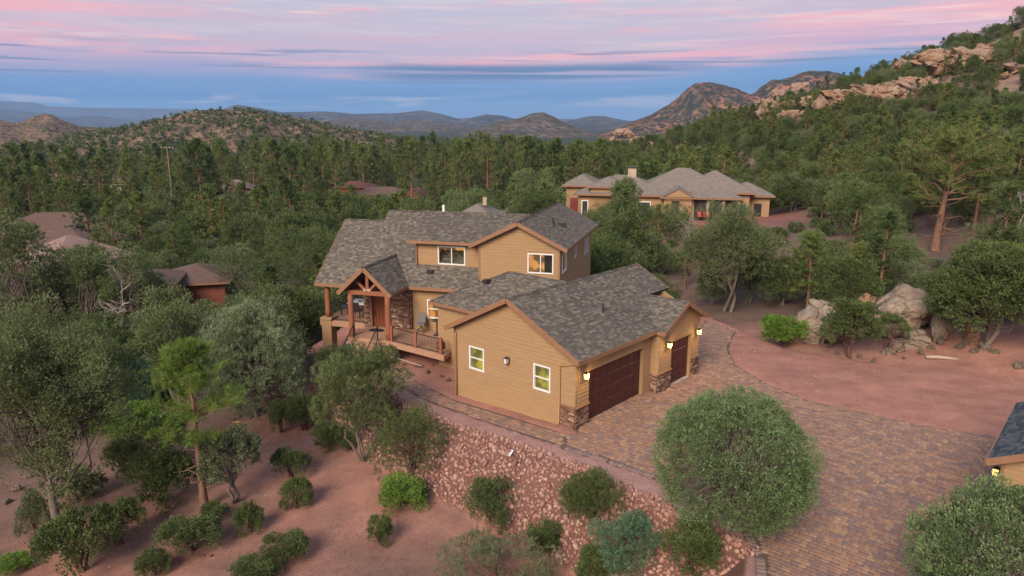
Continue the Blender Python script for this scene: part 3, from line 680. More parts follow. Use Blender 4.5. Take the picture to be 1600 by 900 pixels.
def ridge_cap(parent, p, q, cols=SHC, r=.13, drop=.06):
    p, q = np.array(p, float), np.array(q, float); d = q - p; l = np.linalg.norm(d); d /= l; a = np.cross(d, Z); a /= np.linalg.norm(a); b = MB(); k = int(l / .2)
    for i in range(k):
        c = p + d * (l * i / k); e = p + d * (l * (i + 1) / k + .02); col = cols[(i * 5) % len(cols)]; u0, u1 = Z * .045, Z * .03
        b.poly([c + u0, e + u1, e + u1 + a * r - Z * drop, c + u0 + a * r - Z * drop], tuple(x * .8 for x in col)); b.poly([c + u0, c + u0 - a * r - Z * drop, e + u1 - a * r - Z * drop, e + u1], tuple(x * .8 for x in col))
    return b.build('ridge_cap', M_shingle, parent, True)
def fascia(parent, p, q, h=.2, w=.04, out=(0, 0, 0), mat=None):
    b = MB(); o = np.array(out, float); b.beam(np.array(p) + o, np.array(q) + o, w, h); return b.build('fascia', mat or M_trim, parent)
def veneer(parent, O, a, n, u0, u1, z0, z1, seed=0, label=None, cap=True):
    """Ledge stone facing: every stone a piece of its own."""
    g = np.random.default_rng(seed); O = np.array(O, float); P3 = lambda u, z, off: O + a * u + Z * z + n * off; b = MB(); b.box(P3((u0 + u1) / 2, (z0 + z1) / 2, .02), (u1 - u0, .036, z1 - z0), (a, n, Z), (.10, .07, .055))
    core = b.build('stone_veneer', M_stone, parent, True); z = z0
    CC = [(.30, .155, .10), (.22, .11, .075), (.40, .235, .155), (.48, .33, .235), (.15, .085, .065), (.34, .20, .135), (.55, .42, .32)]
    while z < z1 - .03:
        h = min(g.uniform(.06, .12), z1 - z); u = u0 + g.uniform(-.1, 0)
        while u < u1 - .03:
            l = g.uniform(.16, .42); a0, a1 = max(u, u0), min(u + l, u1); t = g.uniform(.03, .075)
            if a1 - a0 > .04:
                e = MB(); c0 = [P3(x, y, .039) for x, y in ((a0 + .005, z + .004), (a1 - .005, z + .004), (a1 - .005, z + h - .004), (a0 + .005, z + h - .004))]
                j = g.uniform(.004, .016, 8); c1 = [P3(x, y, .039 + t * g.uniform(.7, 1)) for x, y in ((a0 + .005 + j[0], z + .004 + j[1]), (a1 - .005 - j[2], z + .004 + j[3]), (a1 - .005 - j[4], z + h - .004 - j[5]), (a0 + .005 + j[6], z + h - .004 - j[7]))]
                e.hexa(c0 + c1, CC[int(g.choice(7, p=[.22, .2, .18, .1, .14, .12, .04]))]); e.build('stone', M_stone, core, True)
            u += l
        z += h
    if cap: e = MB(); e.box(P3((u0 + u1) / 2, z1 + .03, .05), (u1 - u0 + .06, .17, .06), (a, n, Z)); e.build('stone_cap', M_trim, parent)
    return core
def railing(parent, pts, h=.95, mat=None, post=.05, gap=.115, bal=.016, ends=True):
    mat = mat or M_black; pts = [np.array(p, float) for p in pts]; r = MB()
    for p, q in zip(pts[:-1], pts[1:]): r.beam(p + Z * h, q + Z * h, .05, .045); r.beam(p + Z * .09, q + Z * .09, .035, .035)
    rail = r.build('railing', mat, parent)
    for p, q in zip(pts[:-1], pts[1:]):
        k = max(2, int(np.linalg.norm(q - p) / gap))
        for i in range(1, k): c = p + (q - p) * i / k; b = MB(); b.box(c + Z * (h / 2 + .045), (bal, bal, h - .09)); b.build('baluster', mat, rail)
    if ends:
        for p in pts: b = MB(); b.box(p + Z * (h / 2 + .03), (post, post, h + .06)); b.build('rail_post', mat, rail)
    return rail
def garage_door(parent, O, a, n, u0, u1, z0, z1, cols, rows=4):
    O = np.array(O, float); P3 = lambda u, z, off: O + a * u + Z * z + n * off; b = MB(); b.box(P3((u0 + u1) / 2, (z0 + z1) / 2, 0), (u1 - u0, .05, z1 - z0), (a, n, Z)); dr = b.build('garage_door', M_door, parent)
    dw, dh = (u1 - u0) / cols, (z1 - z0) / rows
    for i in range(cols):
        for j in range(rows):
            e = MB(); x, y = u0 + dw * (i + .5), z0 + dh * (j + .5); w, h = dw - .05, dh - .035
            f = [P3(x - w / 2, y - h / 2, .0255), P3(x + w / 2, y - h / 2, .0255), P3(x + w / 2, y + h / 2, .0255), P3(x - w / 2, y + h / 2, .0255)]; w -= .07; h -= .07
            e.hexa(f + [P3(x - w / 2, y - h / 2, .05), P3(x + w / 2, y - h / 2, .05), P3(x + w / 2, y + h / 2, .05), P3(x - w / 2, y + h / 2, .05)]); e.build('panel', M_door, dr)
    return dr
def wall_lamp(p, n, label, lit=True, watts=5.0):
    """Lantern on a wall: plate, arm, hood, glass and cage bars; the bulb's light belongs to it."""
    p = np.array(p, float); n = np.array(n, float); a = np.cross(n, Z); r = empty('wall_lantern', tuple(p), 0, label, 'lamp', 'wall lanterns')
    b = MB(); b.box(p + n * .02, (.13, .04, .26), (a, n, Z)); b.build('back_plate', M_bronze, r)
    b = MB(); b.beam(p + n * .03 + Z * .12, p + n * .17 + Z * .17, .025, .025); b.build('arm', M_bronze, r)
    c = p + n * .18; b = MB(); q = lambda s, z: [c + a * s * i + n * s * j + Z * z for i, j in ((-1, -1), (1, -1), (1, 1), (-1, 1))]
    b.hexa(q(.12, .12) + q(.03, .20)); b.hexa(q(.05, -.19) + q(.09, -.15)); b.build('hood', M_bronze, r)
    for i, j in ((-1, -1), (1, -1), (1, 1), (-1, 1)): b = MB(); b.beam(c + a * .083 * i + n * .083 * j - Z * .148, c + a * .105 * i + n * .105 * j + Z * .118, .014, .014); b.build('cage_bar', M_bronze, r)
    b = MB(); b.hexa(q(.072, -.147) + q(.092, .117)); g = b.build('lamp_glass', M_lampon if lit else M_lampoff, r)
    if lit:
        li = bpy.data.lights.new('lantern_bulb', 'POINT'); li.energy = watts; li.color = (1.0, .62, .22); li.shadow_soft_size = .06
        o = bpy.data.objects.new('lantern_bulb', li); COL.objects.link(o); o.parent = r; o.location = tuple(n * .34 - Z * .02)
    return r
M_lampon = mat_plain('lit_lantern_glass', (.9, .7, .35), .4, emit=(1.0, .60, .13), es=.6)
M_lampoff = mat_plain('frosted_lantern_glass', (.75, .72, .66), .4)

# ------------------------------------------------------------------ the house in the middle
HB = tuple(gf(2, 9, -.4)); house = empty('house', HB, 0, 'large ochre two-storey house with grey shingle roofs and attached garage', 'house')
# garage wing
GL = 7.95; GE = 3.5; GP = .51; GRZ = 5.73; gm = GL / 2
wall(house, gf(0, 0), V3, -U3, [(0, -.7), (GL, -.7), (GL, 3.55), (gm, 5.55), (0, 3.55)], [(5.88, 6.88, 1.46, 2.64), (1.52, 2.5, 1.44, 2.66)], planks=True, exposure=.19)
window(house, gf(0, 0), V3, -U3, 5.88, 6.88, 1.46, 2.64, 'h', M_roomyel, label='lit yellow garage window nearest the porch')
window(house, gf(0, 0), V3, -U3, 1.52, 2.5, 1.44, 2.66, 'h', M_roomyel, label='lit yellow garage window nearest the stone corner')
wall(house, gf(0, 0), U3, -V3, [(.165, -.7), (6.6, -.7), (6.6, 3.5), (.165, 3.5)], [(1.0, 5.85, -.8, 2.62)], thick=.32, exposure=.19)
wall(house, gf(0, -.5), U3, -V3, [(6.62, -.7), (11.0, -.7), (11.0, 3.5), (8.82, 4.55), (6.62, 3.5)], [(7.9, 10.1, -.8, 2.5)], thick=.34, exposure=.19)
wall(house, gf(6.618, 0), V3, -U3, [(-.5, -.7), (-.002, -.7), (-.002, 3.4), (-.5, 3.4)], thick=.1, exposure=.19)
wall(house, gf(11.0, 0), V3, U3, [(-.16, -.7), (GL, -.7), (GL, 3.55), (gm, 5.55), (-.16, 3.45)], exposure=.19, planks=False)
wall(house, gf(0, GL), U3, V3, [(.17, -1), (10.83, -1), (10.83, 3.55), (.17, 3.55)], planks=False)
garage_door(house, gf(0, .2), U3, -V3, 1.0, 5.85, .01, 2.62, 8)
garage_door(house, gf(0, -.3), U3, -V3, 7.9, 10.1, .01, 2.5, 4)
b = MB(); b.box(gf(3.42, .11, -.035), (4.84, .4, .08), (U3, V3, Z)); b.box(gf(9, -.38, -.035), (2.18, .4, .08), (U3, V3, Z)); b.build('door_sill', M_concrete, house)
veneer(house, gf(0, 0), U3, -V3, -.09, .96, -.1, 1.02, 1); veneer(house, gf(0, 0), V3, -U3, 0.0, .82, -.15, 1.02, 2)
veneer(house, gf(0, -.5), U3, -V3, 6.53, 7.86, -.1, 1.02, 3); veneer(house, gf(6.618, 0), V3, -U3, -.49, 0, -.1, 1.02, 4, cap=False); veneer(house, gf(0, -.5), U3, -V3, 10.16, 11.05, -.1, 1.02, 5)
for u, v in ((-.03, GL + .02),): b = MB(); b.box(gf(u, v, 1.45), (.1, .1, 4.2), (U3, V3, Z)); b.build('corner_trim', M_trim, house)
b = MB(); b.box(gf(-.012, .05, 2.26), (.05, .11, 2.4), (U3, V3, Z)); b.build('corner_trim', M_stucco, house)
gz_ = lambda v: GE + GP * (v + .4)
roof(house, [gf(-.4, -.4, GE), gf(6.55, -.4, GE), gf(8.82, 1.75, gz_(1.75)), gf(8.82, gm, GRZ), gf(-.4, gm, GRZ)], singles=300, seed=2)
roof(house, [gf(8.82, 1.75, gz_(1.75)), gf(11.4, 1.75, gz_(1.75)), gf(11.4, gm, GRZ), gf(8.82, gm, GRZ)], seed=3)
roof(house, [gf(11.38, GL + .4, GE), gf(-.4, GL + .4, GE), gf(-.4, gm, GRZ), gf(11.38, gm, GRZ)], seed=4)
BZ, BR_ = 3.42, 4.66
roof(house, [gf(6.42, -.48, BZ), gf(6.42, -.92, BZ), gf(8.82, -.92, BR_), gf(8.82, 1.9, BR_)], seed=5)
roof(house, [gf(11.25, -.92, BZ), gf(11.25, 1.72, BZ), gf(8.82, 1.9, BR_), gf(8.82, -.92, BR_)], seed=6)
ridge_cap(house, gf(-.4, gm, GRZ), gf(11.4, gm, GRZ)); ridge_cap(house, gf(8.82, -.92, BR_), gf(8.82, 1.8, BR_))
fascia(house, gf(-.42, -.42, GE - .09), gf(-.42, gm, GRZ - .09), .24); fascia(house, gf(-.42, GL + .42, GE - .09), gf(-.42, gm, GRZ - .09), .24)
fascia(house, gf(-.4, -.43, GE - .1), gf(6.42, -.43, GE - .1), .2); fascia(house, gf(6.4, -.94, BZ - .08), gf(8.82, -.945, BR_ - .09), .22); fascia(house, gf(11.27, -.94, BZ - .08), gf(8.82, -.945, BR_ - .09), .22)
fascia(house, gf(6.405, -.93, BZ - .08), gf(6.405, -.45, BZ - .08), .18); fascia(house, gf(11.42, 1.8, gz_(1.75) - .09), gf(11.42, gm, GRZ - .09), .22); fascia(house, gf(11.42, GL + .42, GE - .09), gf(11.42, gm, GRZ - .09), .22)
fascia(house, gf(11.265, -.93, BZ - .08), gf(11.265, 1.7, BZ - .08), .18); fascia(house, gf(-.4, GL + .43, GE - .1), gf(2.6, GL + .43, GE - .1), .2)
b = MB(); b.tube([gf(-.05, -.3, 3.32), gf(-.07, .5, 3.05), gf(-.07, .88, 2.95), gf(-.07, .9, 2.8), gf(-.07, .9, .12), gf(-.25, .9, .05)], .042, 8); b.build('downspout', M_gutter, house, smooth=True)
b = MB(); b.tube([gf(-.12, GL - .12, 3.2), gf(-.09, GL - .1, 3.0), gf(-.09, GL - .1, -.3)], .042, 8); b.build('downspout', M_gutter, house, smooth=True)
b = MB(); b.tube([gf(4.4, 1.6, gz_(1.6) - .05), gf(4.4, 1.6, gz_(1.6) + .42)], .04, 8); b.build('vent_pipe', M_bronze, house)

# link between garage and house
LU, LV, LZ, LR = 2.83, 13.15, 3.5, 5.25
wall(house, gf(3.2, 0), V3, -U3, [(GL, -1.3), (12.78, -1.3), (12.78, 3.5), (GL, 3.5)], exposure=.19)
wall(house, gf(0, 12.78), U3, V3, [(3.365, -1.3), (8, -1.3), (8, 3.5), (3.365, 3.5)], exposure=.19)
roof(house, [gf(LU, 8.3, LZ), gf(LU, LV, LZ), gf(6.26, LV - 3.43, LR), gf(6.26, 4.9, LR)], seed=7)
roof(house, [gf(LU, LV, LZ), gf(9.7, LV, LZ), gf(6.26, LV - 3.43, LR)], seed=8)
roof(house, [gf(9.7, LV, LZ), gf(9.7, 8.3, LZ), gf(6.26, 4.9, LR), gf(6.26, LV - 3.43, LR)], seed=9)
ridge_cap(house, gf(6.26, LV - 3.43, LR), gf(6.26, 4.9, LR)); ridge_cap(house, gf(LU + .05, LV - .05, LZ + .02), gf(6.26, LV - 3.43, LR), drop=.03)
fascia(house, gf(LU - .02, 8.4, LZ - .1), gf(LU - .02, LV + .02, LZ - .1)); fascia(house, gf(LU, LV + .02, LZ - .1), gf(8.0, LV + .02, LZ - .1))
# right block, two storeys, gable to the front
RW0, RW1, RD0, RD1, RE, RR = -14.5, -9.19, 42.8, 54.0, 6.45, 8.0; rc = (RW0 + RW1) / 2
wall(house, mf(0, RD0), W3, -D3, [(RW0, 2), (RW1, 2), (RW1, 6.52), (rc, 7.84), (RW0, 6.52)], [(-11.21, -9.62, 4.82, 6.03)], exposure=.19)
window(house, mf(0, RD0), W3, -D3, -11.21, -9.62, 4.82, 6.03, 'v', M_roomwarm, label='upper gable window on the right of the front')
RWIN = [(43.4, 44.7, 4.75, 6.1), (47.45, 48.1, 5.05, 6.0), (51.15, 51.75, 4.6, 6.1), (52.15, 52.75, 4.6, 6.1)]
wall(house, mf(RW1, 0), D3, W3, [(RD0 + .165, 0), (RD1, 0), (RD1, 6.48), (RD0 + .165, 6.48)], RWIN, exposure=.19)
for q in RWIN: window(house, mf(RW1, 0), D3, W3, *q, '', M_roomdark, fw=.06)
wall(house, mf(RW0, 0), D3, -W3, [(RD0 + .165, 2), (RD1, 2), (RD1, 6.48), (RD0 + .165, 6.48)], planks=False)
wall(house, mf(0, RD1), W3, D3, [(-22.6, -1), (RW1 - .17, -1), (RW1 - .17, 6.5), (rc, 7.8), (RW0, 6.5), (-22.6, 4)], planks=False)
for w in (RW0 + .06, RW1 - .03): b = MB(); b.box(mf(w, RD0 - .02, 5.0), (.12, .05, 3.0), (W3, D3, Z)); b.build('corner_trim', M_trim, house)
roof(house, [mf(-8.69, 42.4, RE), mf(-8.69, 54.4, RE), mf(rc, 54.4, RR), mf(rc, 42.4, RR)], seed=10)
roof(house, [mf(-15.0, 54.4, RE), mf(-15.0, 42.4, RE), mf(rc, 42.4, RR), mf(rc, 54.4, RR)], seed=11)
ridge_cap(house, mf(rc, 42.4, RR), mf(rc, 54.4, RR))
fascia(house, mf(-8.67, 42.38, RE - .09), mf(rc, 42.38, RR - .09), .24); fascia(house, mf(-15.02, 42.38, RE - .09), mf(rc, 42.38, RR - .09), .24); fascia(house, mf(-8.67, 42.4, RE - .1), mf(-8.67, 54.4, RE - .1), .2)
# front dormer
wall(house, mf(0, 43.5), W3, -D3, [(-19.1, 4.3), (-14.52, 4.3), (-14.52, 6.5), (-19.1, 6.5)], [(-17.52, -15.68, 4.92, 6.09)], exposure=.19)
window(house, mf(0, 43.5), W3, -D3, -17.52, -15.68, 4.92, 6.09, 'v', M_roomwarm, label='dormer window with warm lit interior')
wall(house, mf(-19.1, 0), D3, -W3, [(43.665, 4.3), (47.0, 4.3), (47.0, 7.5), (43.665, 6.5)], exposure=.19)
b = MB(); b.box(mf(-19.07, 43.47, 5.5), (.1, .07, 1.9), (W3, D3, Z)); b.build('corner_trim', M_trim, house)
roof(house, [mf(-19.58, 43.05, 6.48), mf(-14.9, 43.05, 6.48), mf(-12.0, 47.3, 7.9), mf(-19.9, 47.3, 7.9)], seed=12)
fascia(house, mf(-19.6, 43.03, 6.38), mf(-14.9, 43.03, 6.38), .2); fascia(house, mf(-19.6, 43.05, 6.38), mf(-19.9, 47.3, 7.8), .2)
b = MB(); b.tube([mf(-18.98, 43.0, 6.3), mf(-19.02, 43.42, 6.1), mf(-19.02, 43.42, 4.75)], .04, 8); b.build('downspout', M_gutter, house, smooth=True)
# steep front roof and the covered patio roof beside it
roof(house, [mf(-22.8, 42.0, 3.6), mf(-14.45, 42.0, 3.6), mf(-14.45, 47.3, 7.85), mf(-22.8, 47.3, 7.85)], seed=13)
roof(house, [mf(-14.4, 53.0, 3.5), mf(-22.8, 53.0, 3.5), mf(-22.8, 47.3, 7.85), mf(-12.0, 47.3, 7.85)], seed=14)
roof(house, [mf(-26.0, 42.04, 3.4), mf(-22.7, 42.04, 3.4), mf(-22.7, 46.75, 7.17), mf(-26.0, 46.75, 7.17)], seed=15)
roof(house, [mf(-22.7, 51.6, 3.4), mf(-26.0, 51.6, 3.4), mf(-26.0, 46.75, 7.17), mf(-22.7, 46.75, 7.17)], seed=16)
ridge_cap(house, mf(-22.8, 47.3, 7.85), mf(-12.2, 47.3, 7.9)); ridge_cap(house, mf(-26, 46.75, 7.17), mf(-22.8, 46.75, 7.17))
fascia(house, mf(-26.02, 42.02, 3.3), mf(-22.6, 42.02, 3.3), .22); fascia(house, mf(-19.2, 41.98, 3.5), mf(-15.6, 41.98, 3.5), .22); fascia(house, mf(-26.02, 42.02, 3.3), mf(-26.02, 46.75, 7.08), .22); fascia(house, mf(-26.02, 51.6, 3.3), mf(-26.02, 46.75, 7.08), .22)
wall(house, mf(-22.6, 0), D3, -W3, [(42.52, -1.8), (53, -1.8), (53, 3.6), (47.3, 7.6), (42.52, 3.75)], exposure=.19)
b = MB(); q = mf(-17.9, 42.95, 4.47); b.box(q, (.42, .36, .16), (W3, D3, Z)); b.build('roof_vent', M_bronze, house)
b = MB(); b.box(mf(-18.6, 47.35, 8.1), (.16, .16, .5), (W3, D3, Z)); b.build('flue', M_white, house)
for w, d in ((-10.6, 47.0), (-10.35, 46.2)): b = MB(); zr = RE + (RR - RE) / 3.16 * (-8.69 - w); b.tube([mf(w, d, zr - .05), mf(w, d, zr + .38)], .05, 8); b.build('vent_pipe', M_bronze, house)
b = MB(); b.box(mf(-10.1, 47.6, RE + .73 + .1), (.45, .35, .2), (W3, D3, Z)); b.build('roof_vent', M_bronze, house)
b = MB(); b.box(gf(5.0, 10.4, 4.78), (.4, .36, .18), (U3, V3, Z)); b.build('roof_vent', M_bronze, house)
# ground floor front: stone entry with arched door, siding to the right
wall(house, mf(0, 42.5), W3, -D3, [(-19.1, -.5), (-15.4, -.5), (-15.4, 3.75), (-19.1, 3.75)], [(-17.95, -16.7, 1.45, 2.66)], exposure=.19)
window(house, mf(0, 42.5), W3, -D3, -17.95, -16.7, 1.45, 2.66, 'h', M_roomwarm, label='porch window with warm lit interior')
wall(house, mf(0, 42.2), W3, -D3, [(-22.45, -.5), (-19.12, -.5), (-19.12, 3.7), (-22.45, 3.7)], [(-21.86, -20.72, .6, 3.2)], planks=False, thick=.4)
veneer(house, mf(0, 42.2), W3, -D3, -22.45, -21.96, .55, 3.6, 21, cap=False); veneer(house, mf(0, 42.2), W3, -D3, -20.62, -19.12, .55, 3.6, 22, cap=False)
veneer(house, mf(-19.12, 42.2), D3, W3, 0, .28, .55, 3.6, 23, cap=False)
def arch_door():
    c, hw, zb, zs = -21.29, .57, .62, 2.66; b = MB(); n = 14
    arc = lambda r: [(c + r * math.cos(math.pi * i / n), zs + r * math.sin(math.pi * i / n)) for i in range(n + 1)]
    face = [(c + hw, zb)] + arc(hw) + [(c - hw, zb)]; b.extrude([mf(x, 42.36, z) for x, z in face], -D3 * -.08); d = b.build('entry_door', M_entry, house)
    o, i = [(c + hw + .13, zb)] + arc(hw + .13) + [(c - hw - .13, zb)], [(c + hw, zb)] + arc(hw) + [(c - hw, zb)]; b = MB()
    for k in range(len(o) - 1):
        b.hexa([mf(*[i[k][0], 42.30], i[k][1]), mf(i[k + 1][0], 42.30, i[k + 1][1]), mf(o[k + 1][0], 42.30, o[k + 1][1]), mf(o[k][0], 42.30, o[k][1]), mf(i[k][0], 42.12, i[k][1]), mf(i[k + 1][0], 42.12, i[k + 1][1]), mf(o[k + 1][0], 42.12, o[k + 1][1]), mf(o[k][0], 42.12, o[k][1])])
    b.build('door_frame', M_trim, d)
    for k in range(5): e = MB(); x = c - hw + .12 + k * .225; h = 2.45 if k in (0, 4) else 2.0 + .95; e.box(mf(x + .0, 42.345, (zb + .06 + h) / 2), (.205, .02, h - zb - .06), (W3, D3, Z)); e.build('door_board', M_entry, d)
    e = MB(); e.tube([mf(c - .42, 42.3, 1.35), mf(c - .42, 42.26, 1.4), mf(c - .42, 42.26, 1.75), mf(c - .42, 42.3, 1.8)], .018, 6); e.build('handle', M_black, d)
    # wall above the arch, in the corners
    b = MB()
    for k in range(n):
        p, q = arc(hw + .12)[k], arc(hw + .12)[k + 1]; b.hexa([mf(p[0], 42.3, p[1]), mf(q[0], 42.3, q[1]), mf(q[0], 42.3, 3.66), mf(p[0], 42.3, 3.66), mf(p[0], 42.16, p[1]), mf(q[0], 42.16, q[1]), mf(q[0], 42.16, 3.66), mf(p[0], 42.16, 3.66)])
    b.build('wall', M_stucco, house)
arch_door()
# entry gable with its open truss, log posts, stone and stucco footings
EZ, ER, EC = 3.65, 5.3, -20.87
roof(house, [mf(-22.64, 42.07, EZ), mf(-22.64, 39.25, EZ), mf(EC, 39.25, ER), mf(EC, 44.15, ER)], seed=17); roof(house, [mf(-19.1, 39.25, EZ), mf(-19.1, 42.07, EZ), mf(EC, 44.15, ER), mf(EC, 39.25, ER)], seed=18)
ridge_cap(house, mf(EC, 39.25, ER), mf(EC, 44.1, ER)); fascia(house, mf(-22.7, 39.22, EZ - .14), mf(EC, 39.22, ER - .1), .26, .07); fascia(house, mf(-19.04, 39.22, EZ - .14), mf(EC, 39.22, ER - .1), .26, .07)
fascia(house, mf(-19.08, 39.25, EZ - .1), mf(-19.08, 42.0, EZ - .1), .16); fascia(house, mf(-22.66, 39.25, EZ - .1), mf(-22.66, 42.0, EZ - .1), .16)
for p, q, r in (((-22.2, 39.75, 3.55), (-19.4, 39.75, 3.55), .13), ((EC, 39.75, 3.62), (EC, 39.75, 4.95), .09), ((EC - .1, 39.75, 3.7), (EC - .75, 39.75, 4.3), .075), ((EC + .1, 39.75, 3.7), (EC + .75, 39.75, 4.3), .075),
                ((-22.12, 39.75, 3.56), (-22.12, 42.15, 3.56), .11), ((-19.49, 39.75, 3.56), (-19.49, 42.15, 3.56), .11)):
    b = MB(); b.beam(mf(*p), mf(*q), r * 1.8, r * 2); b.build('truss_beam', M_log, house)
b = MB(); b.box(mf(EC, 39.68, 3.68), (.5, .02, .3), (W3, D3, Z)); b.build('truss_plate', M_concrete, house)
for w, d, z0, z1 in ((-22.12, 39.8, .3, 3.45), (-19.49, 39.7, .5, 3.45), (-25.4, 42.55, .95, 3.25), (-25.5, 50.8, .7, 3.25)):
    b = MB(); b.tube([mf(w, d, z0 + (z1 - z0) * k / 5) for k in range(6)], [.2, .195, .19, .185, .18, .175], 14); b.build('log_post', M_log, house, smooth=True)
b = MB(); b.box(mf(-22.12, 39.8, .23), (.62, .62, .12), (W3, D3, Z)); b.build('stone_cap', M_concrete, house)
for (w, d, h, z0, z1, sd_) in ((-22.12, 39.8, .26, -1.2, .16, 31), (-19.3, 39.5, .3, -1.0, .28, 35)):
    veneer(house, mf(w, d - h, 0), W3, -D3, -h, h, z0, z1, sd_, cap=False); veneer(house, mf(w + h, d, 0), D3, W3, -h, h, z0, z1, sd_ + 1, cap=False); veneer(house, mf(w - h, d, 0), D3, -W3, -h, h, z0, z1, sd_ + 2, cap=False)
b = MB(); b.box(mf(-25.4, 42.55, -.6), (.72, .72, 2.9), (W3, D3, Z)); b.build('pedestal', M_stucco, house); b = MB(); b.box(mf(-25.4, 42.55, .88), (.86, .86, .14), (W3, D3, Z)); b.build('pedestal_cap', M_stucco, house)
b = MB(); b.box(mf(-25.5, 50.8, -.8), (.6, .6, 3.0), (W3, D3, Z)); b.build('pedestal', M_stucco, house)
# decks
def deck(poly, z, h=.3):
    b = MB(); b.extrude([mf(w, d, z - .03) for w, d in poly], -Z * h); return b.build('deck', M_deck, house)
def boards(parent, w0, w1, d0, d1, z, inside):
    k = int((w1 - w0) / .15)
    for i in range(k):
        w = w0 + .15 * (i + .5); sp = [d for d in np.arange(d0, d1 + .01, .05) if inside(w, d)]
        if len(sp) > 4: b = MB(); b.box(mf(w, (sp[0] + sp[-1]) / 2, z - .012), (.142, sp[-1] - sp[0], .03), (W3, D3, Z)); b.build('deck_board', M_deck, parent)
PD = [(-22.3, 42.14), (-22.3, 39.55), (-19.55, 39.45), (-15.0, 37.75), (-14.8, 42.4), (-19.0, 42.45)]
dk = deck(PD, .6); boards(dk, -22.3, -15.0, 37.6, 42.4, .6, lambda w, d: seg_dist(np.array([w]), np.array([d]), PD)[1][0])
dk2 = deck([(-25.9, 42.3), (-22.62, 42.3), (-22.62, 51.5), (-25.9, 51.5)], .75); boards(dk2, -25.85, -22.65, 42.32, 51.45, .75, lambda w, d: True)
b = MB(); b.beam(mf(-19.3, 39.4, .42), mf(-15.0, 37.73, .42), .05, .34); b.build('deck_fascia', M_deck, house)
b = MB(); b.beam(mf(-25.9, 42.27, .55), mf(-22.4, 42.27, .55), .05, .36); b.build('deck_fascia', M_deck, house)
b = MB(); b.tube([mf(-18.9, 38.9, -.22), mf(-16.6, 38.1, -.34)], .028, 8); b.build('drain_pipe', M_concrete, house)
e0, e1 = np.array(mf(-19.25, 39.45, .6)), np.array(mf(-15.15, 37.88, .6)); railing(house, [e0, (e0 + e1) / 2, e1], .92, M_bronze, .05, .12)
for q in (e0 + (e1 - e0) * .02, (e0 + e1) / 2, e0 + (e1 - e0) * .97): b = MB(); b.box(q + Z * .5, (.14, .14, 1.06), (W3, D3, Z)); b.build('rail_post', M_log, house)
railing(house, [mf(-25.82, 51.3, .75), mf(-25.82, 43.0, .75)], .95, M_black); railing(house, [mf(-25.0, 42.38, .75), mf(-22.5, 42.38, .75)], .95, M_black)
for k in range(6): b = MB(); b.box(mf(-20.95, 39.33 - .3 * k, .6 - .19 * (k + 1) - .09), (1.55, .32, .2), (W3, D3, Z)); b.build('step', M_deck, house)
for w in (-21.78, -20.12): railing(house, [mf(w, 39.4, .6), mf(w, 37.85, -.45)], .9, M_black, .06, .14)
for w in (-21.85, -20.05): b = MB(); b.extrude([mf(w, 39.45, .55), mf(w, 37.65, -.55), mf(w, 37.65, -1.1), mf(w, 39.45, -1.1)], W3 * .06); b.build('stair_stringer', M_deck, house)
# eaves lanterns
wall_lamp(gf(.5, -.03, 2.55), -V3, 'lit lantern between the stone corner and the wide garage door', watts=16)
wall_lamp(gf(7.3, -.53, 2.55), -V3, 'lit lantern between the wide and the single garage door', watts=16)
wall_lamp(gf(10.6, -.53, 2.55), -V3, 'lit lantern at the far right end of the garage front', watts=16)
wall_lamp(gf(-.03, 4.15, 2.5), -U3, 'unlit lantern between the two yellow garage windows', lit=False)
# ------------------------------------------------------------------ sight-line onto the ground
def hit(px, py, tmax=700):
    x, y = (px - 800) / FOC, (450 - py) / FOC; c, s = math.cos(PITCH), math.sin(PITCH); r = np.array((x, c + y * s, -s + y * c))
    t = np.concatenate([np.arange(12, 120, .15), np.arange(120, tmax, .8)]); p = np.array((0, 0, CAM_H)) + t[:, None] * r
    k = np.where(p[:, 2] <= ground_z(p[:, 0], p[:, 1]))[0]
    i = k[0] if len(k) else len(t) - 1
    return np.array((p[i, 0], p[i, 1], gz(p[i, 0], p[i, 1])))

# ------------------------------------------------------------------ detached garage at the right edge
HQ = np.array([16.09, 22.33]); 
def hf(u, v, z=0.0): p = HQ + u * GU + v * GV; return np.array([p[0], p[1], z])
shed = empty('detached_garage', tuple(hf(3.3, -3.6, 0)), 0, 'ochre detached garage with blue-grey shingles at the right edge', 'garage')
SE, SR, SM = 2.9, 4.75, -3.6
wall(shed, hf(.4, 0), V3, -U3, [(-6.8, -.2), (-.4, -.2), (-.4, SE + .06), (SM, SR - .16), (-6.8, SE + .06)], exposure=.19)
wall(shed, hf(0, -.4), U3, V3, [(.565, -.2), (6.3, -.2), (6.3, SE + .05), (.565, SE + .05)], exposure=.19)
wall(shed, hf(6.3, 0), V3, U3, [(-6.8, -.2), (-.565, -.2), (-.565, SE + .05), (SM, SR - .16), (-6.8, SE + .05)], planks=False); wall(shed, hf(0, -6.8), U3, -V3, [(.565, -.2), (6.13, -.2), (6.13, SE + .05), (.565, SE + .05)], planks=False)
roof(shed, [hf(6.7, 0, SE), hf(0, 0, SE), hf(0, SM, SR), hf(6.7, SM, SR)], cols=SHG, singles=300, seed=41); roof(shed, [hf(0, -7.2, SE), hf(6.7, -7.2, SE), hf(6.7, SM, SR), hf(0, SM, SR)], cols=SHG, seed=42)
ridge_cap(shed, hf(0, SM, SR), hf(6.7, SM, SR), SHG); fascia(shed, hf(-.02, .02, SE - .1), hf(-.02, SM, SR - .1), .24); fascia(shed, hf(-.02, -7.22, SE - .1), hf(-.02, SM, SR - .1), .24); fascia(shed, hf(0, .03, SE - .1), hf(6.7, .03, SE - .1), .2)
b = MB(); b.box(hf(.38, -.42, 1.4), (.1, .1, 2.9), (U3, V3, Z)); b.build('corner_trim', M_trim, shed)
